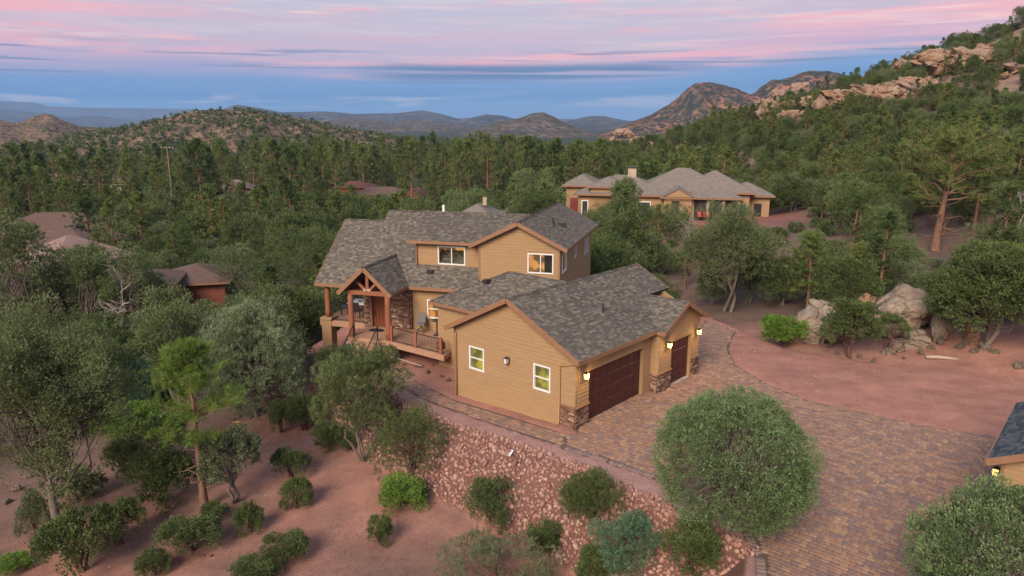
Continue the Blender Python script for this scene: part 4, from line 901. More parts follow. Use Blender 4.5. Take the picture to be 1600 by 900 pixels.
wall_lamp(hf(.98, -.37, 2.15), V3, 'lit lantern on the detached garage at the right edge', watts=4)

# ------------------------------------------------------------------ neighbouring houses
M_tile = mat_noise('weathered_tile_roof', (.26, .21, .17), (.18, .148, .125), 1.6, .9, .5, .05, stretch=(1, 1, 5), fine=.7)
M_tilebrown = mat_noise('brown_roof', (.16, .095, .075), (.125, .075, .06), 1.4, .9, .4, .04, stretch=(1, 1, 5), fine=.75)
M_tilepink = mat_noise('dusty_pink_roof', (.30, .19, .155), (.24, .15, .125), 1.4, .9, .4, .04, fine=.8)
M_tilered = mat_noise('red_metal_roof', (.17, .055, .045), (.13, .045, .038), 1.4, .7, .3, .03, fine=.8)
M_tan = mat_noise('tan_stucco', (.36, .225, .125), (.32, .195, .105), 1.2, .9, .1, .01)
M_rose = mat_noise('rose_stucco', (.34, .20, .16), (.29, .17, .135), 1.2, .9, .1, .01)
M_redstucco = mat_noise('red_stucco', (.26, .085, .05), (.22, .07, .042), .8, .9, .1, .01)
M_redwall = mat_noise('barn_red_wall', (.22, .05, .04), (.18, .042, .034), 1.2, .85, .1, .01)
M_dark = mat_plain('dark_opening', (.02, .018, .018), .5)
M_screen = mat_plain('dark_brown_shade', (.045, .03, .03), .8)
M_palestone = mat_noise('pale_chimney_stone', (.50, .38, .28), (.34, .24, .17), 3.0, .9, .5, .03)
class Site:
    def __init__(s, x, y, rz): s.o = np.array((x, y)); c, k = math.cos(rz), math.sin(rz); s.a = np.array((c, k)); s.b = np.array((-k, c)); s.A = np.array((c, k, 0)); s.B = np.array((-k, c, 0))
    def __call__(s, x, y, z): p = s.o + s.a * x + s.b * y; return np.array((p[0], p[1], z))
def block(par, S, x0, x1, y0, y1, zb, ze, rise, wallm, roofm, ov=.6, kind='hip', axis=None):
    """One wing: four walls and a hipped or gabled roof."""
    e = MB(); e.hexa([S(x0, y0, zb), S(x1, y0, zb), S(x1, y1, zb), S(x0, y1, zb), S(x0, y0, ze), S(x1, y0, ze), S(x1, y1, ze), S(x0, y1, ze)]); e.build('wall', wallm, par)
    X0, X1, Y0, Y1 = x0 - ov, x1 + ov, y0 - ov, y1 + ov; w, d = X1 - X0, Y1 - Y0; al = axis or ('x' if w >= d else 'y'); zr = ze + rise
    if al == 'x': k = d / 2 if kind == 'hip' else 0; r0, r1 = S(X0 + min(k, w / 2 - .05), (Y0 + Y1) / 2, zr), S(X1 - min(k, w / 2 - .05), (Y0 + Y1) / 2, zr)
    else: k = w / 2 if kind == 'hip' else 0; r0, r1 = S((X0 + X1) / 2, Y0 + min(k, d / 2 - .05), zr), S((X0 + X1) / 2, Y1 - min(k, d / 2 - .05), zr)
    A, B, C, D = S(X0, Y0, ze), S(X1, Y0, ze), S(X1, Y1, ze), S(X0, Y1, ze)
    pl = [[A, B, r1, r0], [C, D, r0, r1], [D, A, r0], [B, C, r1]] if al == 'x' else [[D, A, r0, r1], [B, C, r1, r0], [A, B, r0], [C, D, r1]]
    for i, q in enumerate(pl):
        if kind == 'gable' and i >= 2:
            g_ = MB(); ins = (A + B + C + D) / 4; q2 = [p + (ins - p) * .06 * np.array((1, 1, 0)) for p in q]; g_.poly(q2); g_.build('gable_wall', wallm, par); continue
        roof(par, q, .16, shingles=False, mat=roofm)
    for p, q in ((A, B), (B, C), (C, D), (D, A)): fascia(par, p - Z * .12, q - Z * .12, .2, .05)
def opening(par, S, x0, x1, y, z0, z1, mat, name='window', frame=None, t=.05, side=False):
    e = MB()
    if side: e.box(S(y, (x0 + x1) / 2, (z0 + z1) / 2), (t, x1 - x0, z1 - z0), (S.A, S.B, Z))
    else: e.box(S((x0 + x1) / 2, y, (z0 + z1) / 2), (x1 - x0, t, z1 - z0), (S.A, S.B, Z))
    if frame is None: return e.build(name, mat, par)
    f = MB(); m = .12
    for xa, xb, za, zb in ((x0 - m, x1 + m, z1, z1 + m), (x0 - m, x1 + m, z0 - m, z0), (x0 - m, x0, z0, z1), (x1, x1 + m, z0, z1)): f.box(S((xa + xb) / 2, y, (za + zb) / 2), (xb - xa, t * 1.8, zb - za), (S.A, S.B, Z))
    w = f.build(name, frame, par); e.build('pane', mat, w); return w
M_farglass = mat_plain('far_window_glass', (.05, .055, .06), .08, spec=.8)
S = Site(20, 96, R(-12)); nb = empty('neighbour_house', (20, 96, 1), 0, 'sprawling tan house with layered hip roofs and stone chimney beyond the garage', 'house')
block(nb, S, -11.2, 0.5, 0, 9.5, -.6, 4.6, 2.3, M_tan, M_tile); block(nb, S, -3.5, 9.0, 1.2, 12, -.6, 4.75, 3.1, M_tan, M_tile); block(nb, S, 2.6, 11.4, 1.6, 10, -.6, 5.0, 2.6, M_tan, M_tile); block(nb, S, 8.5, 14.2, 3.4, 9, -.6, 4.5, 1.6, M_tan, M_tile)
block(nb, S, -13.4, -9.4, 4, 11, -.6, 5.4, 1.4, M_tan, M_tile); block(nb, S, .3, 3.9, -1.4, 3, -.6, 4.55, 1.25, M_tan, M_tile, .5, 'gable', 'y'); block(nb, S, -9.5, -5, -.0, 6, -.6, 5.6, 1.2, M_tan, M_tile, .4)
block(nb, S, 3.95, 9.9, -.6, 2.5, 4.1, 4.45, .9, M_tan, M_tile, .5)
for i in range(3): opening(nb, S, 4.2 + i * 1.95, 5.95 + i * 1.95, -.35, .8, 4.1, M_screen if i != 1 else M_dark, 'shade_screen', t=.12)
for x in (4.05, 6.0, 7.95, 9.85): e = MB(); e.box(S(x, -.45, 2.3), (.35, .35, 3.9), (S.A, S.B, Z)); e.build('porch_post', M_palestone, nb)
opening(nb, S, -3.1, -1.5, -.03, 1.6, 3.6, M_farglass, frame=M_white); opening(nb, S, 1.3, 2.3, -1.44, 1.5, 4.0, M_screen, 'shade_screen'); opening(nb, S, -10.6, -9.9, -.03, 1.2, 3.6, M_farglass, 'door', frame=M_white); opening(nb, S, -12.8, -10.2, 3.96, .4, 3.6, M_redwall, 'garage_door'); opening(nb, S, 10.2, 11.0, 1.56, .6, 3.4, M_farglass, 'door', frame=M_white); opening(nb, S, 12.2, 13.2, 3.36, 1.6, 3.4, M_dark)
e = MB(); e.box(S(-4.2, 4.5, 6.9), (1.15, 1.0, 2.0), (S.A, S.B, Z)); ch = e.build('chimney', M_palestone, nb); e = MB(); e.box(S(-4.2, 4.5, 7.98), (1.4, 1.25, .16), (S.A, S.B, Z)); e.build('chimney_cap', M_bronze, ch)
e = MB(); e.box(S(-1.2, -1.2, .75), (4.4, 2.2, .25), (S.A, S.B, Z)); e.build('terrace', M_deck, nb); railing(nb, [S(-3.3, -2.2, .9), S(1.0, -2.2, .9)], .95, M_black, gap=.4)
def armchair(loc, rz, label, group, seatm, framem, h=.45):
    r = empty('chair', loc, rz, label, 'chair', group)
    e = MB(); e.box((0, 0, h), (.52, .52, .08)); e.build('seat', seatm, r, local=True); e = MB(); e.hexa([(-.26, .22, h + .04), (.26, .22, h + .04), (.26, .28, h + .04), (-.26, .28, h + .04), (-.25, .33, h + .6), (.25, .33, h + .6), (.25, .38, h + .6), (-.25, .38, h + .6)]); e.build('backrest', seatm, r, local=True)
    for s in (-1, 1):
        for y in (-.22, .22): e = MB(); e.box((s * .23, y, h / 2), (.04, .04, h)); e.build('leg', framem, r, local=True)
        e = MB(); e.box((s * .28, 0, h + .24), (.05, .5, .04)); e.box((s * .28, -.23, h + .12), (.04, .04, .24)); e.build('armrest', framem, r, local=True)
    return r
M_redcush = mat_plain('red_cushion', (.45, .09, .06), .8)
for i, (x, y) in enumerate(((5.0, -.9), (5.8, -1.3), (6.9, -1.0))):
    p = S(x, y, 0); armchair((p[0], p[1], gz(p[0], p[1]) + .1), .6 * i, 'red cushioned chair on the patio of the neighbouring house', 'red patio chairs', M_redcush, M_black)

S = Site(-82, 129, R(12)); l1 = empty('brown_roof_house', (-82, 129, -9), 0, 'low house with several brown roofs at the left edge', 'house')
block(l1, S, -9, 8, -4, 6, -10, -4.4, 2.6, M_rose, M_tilebrown, .8); opening(l1, S, -6, -4.6, -4.05, -7, -5.2, M_farglass, frame=M_white)
S = Site(-70, 110, R(6)); block(l1, S, -5, 6, -4, 7, -10, -4.2, 2.6, M_tan, M_tilebrown, .9); opening(l1, S, 1.0, 3.2, -4.05, -6.2, -4.9, M_dark, frame=M_white); opening(l1, S, -3, -1, -4.05, -6.2, -4.9, M_dark, frame=M_white)
S = Site(-57, 92, R(-25)); block(l1, S, -5.5, 4, -5, 5, -10, -3.2, 3.0, M_rose, M_tilepink, .8)
S = Site(-76, 121, R(8)); e = MB(); e.box(S(5, -2.5, -4.6), (6.0, .12, 1.9), (S.A, (S.B * .75 + Z * .66), np.cross(S.A, S.B * .75 + Z * .66))); bt = e.build('blue_tarp', mat_noise('blue_tarp', (.02, .05, .22), (.03, .07, .30), 1.0, .5, .4, .05), None); tag(bt, 'blue tarp beside the brown-roofed house', 'tarp')
S = Site(-37, 68, R(14)); l2 = empty('red_stucco_house', (-37, 68, -6), 0, 'red stucco house half hidden behind trees on the left', 'house')
block(l2, S, -5.5, 3.5, -2.5, 5, -9, -1.2, 1.3, M_redstucco, M_tilebrown, .7); block(l2, S, 2, 8, 3, 10, -9, -2.0, 1.3, M_redstucco, M_tilebrown, .7); opening(l2, S, -3, -1.6, -2.55, -4.6, -3.0, M_farglass, frame=M_bronze)
S = Site(-30.5, 76, R(14)); te = empty('terrace', (-30.5, 76, -6), 0, 'pink paved terrace with dark fence beside the red stucco house', 'terrace')
e = MB(); e.box(S(0, 0, -6.2), (11, 9, 2.4), (S.A, S.B, Z)); e.build('slab', M_rose, te); railing(te, [S(-1, 4.3, -5), S(5.3, 4.3, -5), S(5.3, -4.3, -5)], 1.2, M_black, .1, .35, .04)
S = Site(-154, 262, R(14)); l3 = empty('long_rose_house', (-154, 262, -12), 0, 'long rose house with dark roof behind the tall pines', 'house')
block(l3, S, -17, 12, -4, 7, -15, -6.2, 2.4, M_rose, M_tilebrown, 1.0); block(l3, S, 8, 16, -7, 3, -15, -6.6, 1.8, M_rose, M_tilebrown, .8); block(l3, S, -14, -5, -7, 2, -15, -7.0, 1.6, M_rose, M_tilebrown, .8)
for x in (-12.5, -8, -1, 4, 9.5, 12.5): opening(l3, S, x, x + 2.0, -4.05 if -4 < x < 8 else -7.05, -9.5, -7.6, M_farglass, frame=M_white)
S = Site(-40, 213, R(-6)); l4 = empty('red_roof_house', (-40, 213, -10), 0, 'barn red house with long low roof in front of the pine stand', 'house')
block(l4, S, -6, 9, -3, 5, -14, -6.3, 1.9, M_rose, M_tilebrown, 1.0); block(l4, S, -13, -3, 1, 8, -14, -4.6, 1.5, M_redwall, M_tilered, .8); block(l4, S, 8.5, 14, -3.5, 4, -14, -6.4, 1.9, M_redwall, M_tilered, .6, 'gable', 'y')
for x in (-4, 0, 4): opening(l4, S, x, x + 2.2, -3.05, -9, -7.2, M_farglass, frame=M_white)
S = Site(-104, 236, R(10)); l5 = empty('pink_roof_house', (-104, 236, -10), 0, 'small house with dusty pink roofs among the pines', 'house')
block(l5, S, -7, 3, -4, 4, -14, -6.8, 2.2, M_rose, M_tilepink, .8); block(l5, S, 8, 18, -4, 4, -14, -6.6, 2.4, M_rose, M_tilepink, .8); opening(l5, S, -3, -1, -4.05, -9, -7.6, M_farglass, frame=M_white); opening(l5, S, 11, 13, -4.05, -9, -7.6, M_farglass, frame=M_white)
S = Site(-4, 112, R(-8)); l6 = empty('grey_roof_house', (-4, 112, -6), 0, 'grey hip roof showing just behind the ridge of the main house', 'house')
block(l6, S, -4.5, 1.5, -3, 5, -8, -.3, 2.0, M_tan, M_tile, .7); block(l6, S, 2, 6.5, 0, 6, -8, -.2, 1.6, M_tan, M_tile, .7); e = MB(); e.box(S(-.4, 1, 2.0), (.6, .6, 1.2), (S.A, S.B, Z)); e.build('chimney', M_palestone, l6)

# ------------------------------------------------------------------ porch and patio furniture
M_greycush = mat_plain('grey_sling', (.17, .15, .15), .8)
def bar_chair(p, rz):
    r = empty('swivel_bar_chair', tuple(p), rz, 'grey swivel bar chair on the front porch', 'chair'); e = MB(); e.box((0, 0, .66), (.5, .48, .07)); e.build('seat', M_greycush, r, local=True)
    e = MB(); e.hexa([(-.25, .2, .7), (.25, .2, .7), (.25, .25, .7), (-.25, .25, .7), (-.25, .34, 1.28), (.25, .34, 1.28), (.25, .38, 1.28), (-.25, .38, 1.28)]); e.build('backrest', M_greycush, r, local=True)
    e = MB(); e.tube([(0, 0, .4), (0, 0, .63)], .04, 8); e.build('swivel', M_black, r, local=True)
    for a in range(4): t = math.pi / 4 + a * math.pi / 2; e = MB(); e.tube([(.05 * math.cos(t), .05 * math.sin(t), .44), (.27 * math.cos(t), .27 * math.sin(t), .2), (.3 * math.cos(t), .3 * math.sin(t), 0)], .018, 6); e.build('leg', M_black, r, local=True)
    e = MB(); e.tube([(.25 * math.cos(t), .25 * math.sin(t), .24) for t in np.linspace(0, 6.283, 17)], .012, 6); e.build('foot_ring', M_black, r, local=True)
bar_chair(mf(-18.1, 41.6, .6), R(-16 + 10))
p = mf(-16.95, 41.5, .6); r = empty('pub_table', tuple(p), 0, 'dark round pedestal table beside the bar chair', 'table')
e = MB(); e.tube([(0, 0, .98), (0, 0, 1.02)], .38, 20); e.build('table_top', M_bronze, r, local=True); e = MB(); e.tube([(0, 0, .02), (0, 0, .98)], .045, 10); e.build('pedestal', M_bronze, r, local=True); e = MB(); e.tube([(0, 0, 0), (0, 0, .04)], [.26, .22], 16); e.build('base', M_bronze, r, local=True)
p = mf(-15.65, 38.75, .6); r = empty('barrel_planter', tuple(p), 0, 'reddish barrel planter at the porch rail end', 'planter'); e = MB(); e.tube([(0, 0, .0), (0, 0, .2), (0, 0, .42), (0, 0, .55)], [.16, .21, .21, .18], 16); e.build('barrel', M_log, r, local=True, smooth=True)
for z in (.12, .44): e = MB(); e.tube([(0, 0, z), (0, 0, z + .04)], .213, 16); e.build('hoop', M_black, r, local=True)
p = mf(-21.2, 41.4, .612); e = MB(); e.tube([(0, 0, 0), (0, 0, .015)], [.5, .49], 20); o = e.build('doormat', M_black, None); o.location = tuple(p); o.scale = (1.1, .7, 1); o.rotation_euler = (0, 0, R(-16)); tag(o, 'dark oval doormat in front of the arched entry door', 'doormat')
p = mf(-23.9, 44.4, .75); r = empty('patio_table', tuple(p), R(-16), 'pale square-topped patio table on the covered side deck', 'table'); e = MB(); e.box((0, 0, .9), (1.35, 1.35, .06)); e.build('table_top', M_white, r, local=True); e = MB(); e.box((0, 0, .95), (.3, .2, .04)); e.build('tray', M_bronze, r, local=True)
for s in (-1, 1):
    for t in (-1, 1): e = MB(); e.box((s * .55, t * .55, .43), (.07, .07, .86)); e.build('leg', M_black, r, local=True)
for i, (w, d, a, lb) in enumerate(((-24.9, 43.9, 110, 'dark patio chair at the left end of the patio table'), (-23.6, 43.35, 170, 'dark patio chair in front of the patio table'), (-23.3, 45.5, -20, 'dark patio chair behind the patio table'))): armchair(tuple(mf(w, d, .75)), R(a), lb, 'dark patio chairs', M_bronze, M_black, .6)

# ------------------------------------------------------------------ small things in the yard
def utility_pole():
    p = survey_y(263, 250, 190); g0 = gz(p[0], p[1]); r = empty('utility_pole', (p[0], p[1], g0), 0, 'wooden utility pole with crossarm above the pines', 'pole'); m = mat_plain('weathered_pole', (.22, .18, .14), .9); top = survey_y(263, 228, 190)[2] - g0
    e = MB(); e.tube([(0, 0, 0), (0, 0, top)], [.22, .15], 8); e.build('shaft', m, r, local=True); e = MB(); e.box((0, .12, top - .5), (3.4, .14, .16)); e.build('crossarm', m, r, local=True)
    for x in (-1.5, -.6, .6, 1.5): e = MB(); e.tube([(x, .12, top - .42), (x, .12, top - .2)], .07, 6); e.build('insulator', M_white, r, local=True)
utility_pole()
p = hit(373, 700); m_w = mat_noise('raw_wood', (.50, .26, .12), (.42, .21, .10), 5, .8)
r = empty('bird_house', tuple(p), .4, 'small orange wooden bird house on a post among the shrubs', 'bird house'); e = MB(); e.box((0, 0, .6), (.07, .07, 1.2)); e.build('post', M_trim, r, local=True); e = MB(); e.box((0, 0, 1.32), (.34, .26, .26)); e.build('box', m_w, r, local=True); e = MB(); e.extrude([(-.22, -.18, 1.45), (-.22, .18, 1.45), (-.22, 0, 1.6)], (.44, 0, 0)); e.build('roof', m_w, r, local=True)
p = hit(800, 719); e = MB(); e.tube([(-.16, 0, .16), (.16, .05, .22)], .05, 10); o = e.build('pvc_pipe', M_white, None); o.location = (p[0], p[1], p[2] + .08); o.rotation_euler = (0, -.2, .9); tag(o, 'short white plastic pipe lying on the rock bank', 'pipe')
p = hit(1472, 563); e = MB(); e.tube([(-.9, 0, .1), (-.3, .04, .12), (.3, 0, .11), (.85, -.05, .09)], [.1, .11, .1, .07], 8); o = e.build('fallen_log', mat_noise('bleached_wood', (.45, .33, .26), (.36, .26, .2), 4, .9, .4, .01, stretch=(1, 6, 6)), None, smooth=True); o.location = tuple(p); o.rotation_euler = (0, 0, -.2); tag(o, 'pale weathered log lying on the red dirt', 'log')

# ------------------------------------------------------------------ boulders
def boulder_mat(name, a, b_, lich):
    m, t, b = new_mat(name); f, h = noise_fac(t, 1.2, 8, .35, .65, .65); f2, h2 = noise_fac(t, 3.4, 8, .48, .62, .7); c = mixc(t, f, a, b_); c = mixc(t, f2, c, lich); f3, h3 = noise_fac(t, 9, 5, .3, .6); c = mixc(t, f3, mixc(t, 1.0, c, (.6, .56, .55), 'MULTIPLY'), c)
    t.links.new(c, b.inputs['Base Color']); b.inputs['Roughness'].default_value = .95; b.inputs['Specular IOR Level'].default_value = .1; ad = t.nodes.new('ShaderNodeMath'); ad.operation = 'ADD'; t.links.new(h, ad.inputs[0]); t.links.new(h3, ad.inputs[1]); vo = tnode(t, 'ShaderNodeTexVoronoi', Scale=.9); vo.feature = 'DISTANCE_TO_EDGE'; t.links.new(t.nodes.new('ShaderNodeTexCoord').outputs['Object'], vo.inputs['Vector']); mr = t.nodes.new('ShaderNodeMapRange'); mr.inputs[2].default_value = .07; t.links.new(vo.outputs['Distance'], mr.inputs[0]); a2 = t.nodes.new('ShaderNodeMath'); a2.operation = 'MULTIPLY_ADD'; a2.inputs[1].default_value = .8; t.links.new(mr.outputs[0], a2.inputs[0]); t.links.new(ad.outputs[0], a2.inputs[2]); bump(t, b, a2.outputs[0], 1.0, .16); return m
M_boulder = boulder_mat('lichen_granite', (.36, .25, .18), (.27, .20, .15), (.31, .29, .21)); M_boulder_or = boulder_mat('orange_granite', (.43, .25, .155), (.35, .195, .12), (.33, .24, .17)); M_hillrock = boulder_mat('hill_granite', (.43, .28, .19), (.34, .21, .145), (.25, .205, .155))
BM = [hull_rock(300 + k, 15, .95, 3, .24, .2) for k in range(7)]
for me in BM: me.polygons.foreach_set('use_smooth', np.ones(len(me.polygons), bool)); 
BMO = [m.copy() for m in BM]; BMH = [hull_rock(330 + k, 13, .95, 2, .14, .18) for k in range(7)]
for a, mt in ((BM, M_boulder), (BMO, M_boulder_or), (BMH, M_hillrock)):
    for m in a: m.materials.append(mt)
def boulder(px, py, w, h, k, label, set_=BM, sink=.25, rot=None, group=None, tilt=0, deep=.8):
    p = hit(px, py); dep = project(*p)[2]; W = w * dep / FOC / 2; Hh = h * dep / FOC; o = bpy.data.objects.new('boulder', set_[k % 7]); COL.objects.link(o)
    o.location = (p[0], p[1] + W * deep * .5, p[2] + Hh * (.5 - sink)); o.scale = (W, W * deep, Hh * (.5 + sink / 2) / .92); o.rotation_euler = (0, tilt, (k * .9) if rot is None else rot); tag(o, label, 'boulder', group); return o
for a in [(1420, 528, 150, 92, 0, 'largest lichen-covered boulder at the middle of the outcrop', BM, .1, .3), (1474, 535, 50, 58, 1, 'upright grey boulder right of the largest boulder', BM, .15), (1266, 540, 100, 62, 2, 'low grey slab at the left end of the boulder outcrop', BM, .2, .2, None, -.5),
          (1292, 524, 84, 72, 3, 'tilted grey slab leaning behind the small leafy tree', BM, .15, 0, None, -.5), (1327, 490, 50, 44, 4, 'orange rounded boulder on top of the outcrop', BMO, .05), (1357, 490, 30, 36, 5, 'small orange boulder wedged beside the largest boulder', BMO, .1), (1312, 538, 76, 52, 4, 'lichen-spotted boulder at the foot of the tilted slab', BM, .15), (1440, 542, 70, 30, 2, 'low broken slab under the largest boulder', BM, .25), (1385, 530, 70, 40, 6, 'broken boulder in front of the largest one', BM, .2),
          (1340, 528, 60, 40, 1, 'boulder half hidden behind the small leafy tree', BM, .2), (1440, 512, 70, 50, 3, 'tan boulder rising behind the upright grey one', BM, .1), (1375, 512, 66, 50, 5, 'fractured tan boulder left of the largest one', BM, .1), (1350, 516, 92, 66, 0, 'rounded boulder at the back of the outcrop', BMO, .1), (1425, 545, 60, 20, 3, 'flat slab lying in front of the outcrop', BM, .35), (1520, 535, 45, 44, 5, 'shadowed boulder near the leafy tree trunk', BMO, .2), (1580, 500, 70, 40, 2, 'grey boulder under the leafy tree at the right edge', BM, .2)]: boulder(*a)
g_ = np.random.default_rng(5)
for i, (x, y, s) in enumerate([(1297, 545, 14), (1308, 556, 12), (1345, 562, 16), (1390, 556, 26), (1410, 551, 22), (1440, 556, 20), (1456, 548, 16), (1500, 546, 20), (1524, 552, 18), (1540, 548, 26), (1556, 555, 18), (1367, 566, 14), (1470, 540, 22), (1510, 540, 18), (1412, 562, 9), (1595, 577, 26)]): boulder(x, y, s, s * .6, i, 'small loose stone on the dirt in front of the boulder outcrop', BM, .3, None, 'small stones in front of the outcrop')
for i, (x, y, s) in enumerate([(20, 770, 26), (42, 748, 22), (10, 790, 18), (30, 745, 16), (62, 760, 14), (85, 835, 9), (100, 852, 12), (90, 858, 8), (108, 846, 9), (75, 862, 8), (25, 868, 10), (115, 860, 10), (330, 872, 8), (300, 868, 7), (318, 870, 6), (283, 866, 6)]): boulder(x, y, s, s * .6, i, 'small pale stone on the dirt slope at the lower left', BM, .3, None, 'pale stones at the lower left')
for i, (x, y, s) in enumerate([(652, 575, 16), (630, 572, 10), (668, 585, 12), (690, 590, 10), (640, 585, 8), (622, 565, 8), (675, 572, 7), (700, 597, 12), (612, 575, 9)]): boulder(x, y, s, s * .65, i, 'pink garden rock on the bed below the porch deck', BMO, .25, None, 'rocks below the porch')
boulder(305, 378, 24, 15, 3, 'rounded tan boulder in the clearing left of the house', BMO, .2); boulder(347, 376, 34, 12, 4, 'flat tan boulder right of the rounded one in the clearing', BMO, .2)
boulder(720, 283, 14, 9, 3, 'rounded pink boulder in front of the pine stand', BMO, .2); boulder(770, 280, 26, 12, 5, 'larger pink boulder beside the bare slope before the pines', BMO, .2)
def outcrop(pts, label):
    """A crag on the hillside; every block a piece of it."""
    c = hit(*pts[0][:2]); r = empty('rock_outcrop', tuple(c), 0, label, 'rock outcrop', 'crags on the hillside'); q = np.random.default_rng(int(pts[0][0]))
    for (px, py, w, h) in pts:
        p = hit(px, py); dep = project(*p)[2]; n = max(4, int(w * h / 90))
        for i in range(n):
            f = np.sqrt(1.0 / n) ; ww = max(8, min(w, h * 1.6) * q.uniform(.45, .95)); hh = max(6, min(h, w) * q.uniform(.4, .85)); x = px + q.uniform(-.5, .5) * (w - ww * .6); y = py - q.uniform(0, 1) * max(0, h - hh * .9)
            b_ = survey_y(x, y, p[1] + q.uniform(-1, 1.5)); W, Hh = ww * dep / FOC / 2, hh * dep / FOC; o = bpy.data.objects.new('boulder', (BMH if q.random() < .7 else BMO)[int(q.integers(7))]); COL.objects.link(o); o.parent = r
            o.location = tuple(np.array((b_[0], b_[1], b_[2] + Hh * .3)) - c); o.scale = (W, W * q.uniform(.8, 1.2), Hh * .6); o.rotation_euler = (q.uniform(-.3, .3), q.uniform(-.3, .3), q.uniform(0, 6))
outcrop([(1222, 186, 84, 34), (1200, 176, 50, 24), (1248, 196, 60, 30), (1228, 168, 46, 32)], 'orange crag with rounded knobs left of the hill crest')
outcrop([(1250, 150, 26, 26), (1243, 142, 16, 16)], 'single bright orange pinnacle above the crag')
outcrop([(1330, 172, 120, 36), (1400, 162, 90, 38), (1280, 172, 70, 28), (1430, 146, 70, 30), (1370, 155, 90, 28), (1310, 158, 60, 20)], 'long band of fractured pink rock across the upper hill')
outcrop([(1425, 115, 60, 28), (1412, 102, 34, 16), (1470, 116, 90, 44), (1520, 106, 66, 38), (1490, 98, 60, 26)], 'pink cliff blocks just below the hilltop pines')
outcrop([(1560, 88, 80, 24), (1592, 80, 40, 20)], 'pale rock ledge at the top right of the hill')
outcrop([(1590, 115, 40, 20), (1570, 125, 30, 14)], 'grey ledge below the top at the right edge')
outcrop([(975, 216, 44, 20), (955, 224, 34, 14), (1005, 226, 44, 16)], 'small rock knob where the ridge meets the distant valley')
outcrop([(1030, 230, 50, 12), (1090, 225, 50, 10)], 'low tan ledges among trees above the neighbouring house')
# ------------------------------------------------------------------ hills and mountains (real ridges at their distances)
def hill_mat(name, ground_c, rock_c, veg_c, s1, s2, veg=.5, bare=.62):
    m, t, b = new_mat(name); f, h = noise_fac(t, s1, 8, .45, .58, .62); c = mixc(t, f, ground_c, rock_c); f2, h2 = noise_fac(t, s2, 6, veg - .06, veg + .06, .7); c = mixc(t, f2, c, veg_c)
    t.links.new(c, b.inputs['Base Color']); b.inputs['Roughness'].default_value = 1; b.inputs['Specular IOR Level'].default_value = 0; ad = t.nodes.new('ShaderNodeMath'); ad.operation = 'ADD'; t.links.new(h, ad.inputs[0]); t.links.new(h2, ad.inputs[1]); bump(t, b, ad.outputs[0], .7, 2.0 / s1 * .1); return m
def ridge(name, dist, front, back, sky_px, label, mat, rough=.25, nscale=None, base=-16, seed=1, nx=None, nr=36, crest=.07, cliff=None):
    px0, px1 = sky_px[0][0], sky_px[-1][0]; nx = nx or max(80, int((px1 - px0) / 2.2)); px = np.linspace(px0, px1, nx)
    sy = np.interp(px, [q[0] for q in sky_px], [q[1] for q in sky_px]); c, s = math.cos(PITCH), math.sin(PITCH)
    tx = (px - 800) / FOC; ty = (450 - sy) / FOC; yy = c + ty * s; th = np.arctan2(tx, yy); zt = CAM_H + dist * (-s + ty * c) / np.hypot(tx, yy)
    r = np.concatenate([np.linspace(dist - front, dist, int(nr * .7)), np.linspace(dist, dist + back, int(nr * .3) + 1)[1:]]); X = np.outer(np.sin(th), r); Y = np.outer(np.cos(th), r)
    k = np.where(r <= dist, (r - dist + front) / front, 1 - (r - dist) / back); prof = k ** 1.15
    ns = nscale or front * .35; n1 = ridged(X / ns + .4 * fbm(X / ns, Y / ns, 3, seed + 7), Y / ns, 6, seed); n1 = (n1 - n1.mean()) * rough * 1.15
    hgt = np.maximum(zt - base, 1.0)[:, None]; w = np.clip((1 - np.abs(k)) * 4, 0, 1)[None, :] * np.clip(k * 4, 0, 1)[None, :]
    H = base + hgt * (prof[None, :] + n1 * w * .5) + hgt * crest * fbm(X / ns * 3, Y / ns * 3, 4, seed + 3) * np.clip(k * 3, 0, 1)[None, :]
    V = np.stack([X, Y, H], -1).reshape(-1, 3); nr_ = len(r); idx = np.arange(nx * nr_).reshape(nx, nr_); q = np.stack([idx[:-1, :-1], idx[1:, :-1], idx[1:, 1:], idx[:-1, 1:]], -1).reshape(-1, 4)
    o = link(name, fast_mesh(name, V, quads=q, smooth=True), None, mat); tag(o, label, kind='structure'); return X, Y, H
M_far = hill_mat('far_range', (.10, .085, .065), (.20, .14, .105), (.05, .055, .04), .004, .012)
M_mid = hill_mat('mid_range', (.13, .10, .075), (.24, .155, .115), (.055, .06, .04), .02, .06)
M_near = hill_mat('brushy_hill', (.19, .125, .085), (.29, .18, .125), (.06, .062, .04), .06, .22, .50)
M_butte = hill_mat('red_butte', (.20, .12, .085), (.44, .20, .115), (.055, .06, .045), .014, .085, .47)
ridge('mesa', 13000, 1500, 2500, [(-120, 160), (-20, 157), (55, 160), (75, 166), (130, 168), (300, 170), (330, 172), (420, 176), (520, 186), (700, 190)], 'far blue mesa on the left horizon', M_far, .1, seed=11, crest=.004)
ridge('mountain_range', 9000, 2200, 2500, [(-150, 176), (0, 171), (55, 176), (110, 183), (150, 180), (200, 187), (250, 185), (300, 190), (420, 189), (560, 186), (700, 186), (733, 184), (760, 187), (900, 186), (960, 188), (1050, 190), (1300, 192), (1700, 186)], 'hazy blue hills below the mesa', M_far, .25, seed=12, nscale=900)
ridge('mountain_range', 5600, 1800, 2000, [(290, 186), (330, 175), (370, 164), (405, 169), (440, 176), (500, 174), (560, 178), (620, 177), (660, 173), (690, 178), (722, 188), (740, 190)], 'long blue range in the centre left', M_far, .35, seed=13, nscale=700)
ridge('mountain', 4800, 1300, 1500, [(700, 196), (735, 184), (760, 178), (785, 181), (820, 190), (860, 192), (890, 188), (920, 182), (945, 182), (975, 188), (1020, 194)], 'blue rounded peaks behind the rocky hill', M_far, .35, seed=14, nscale=500)
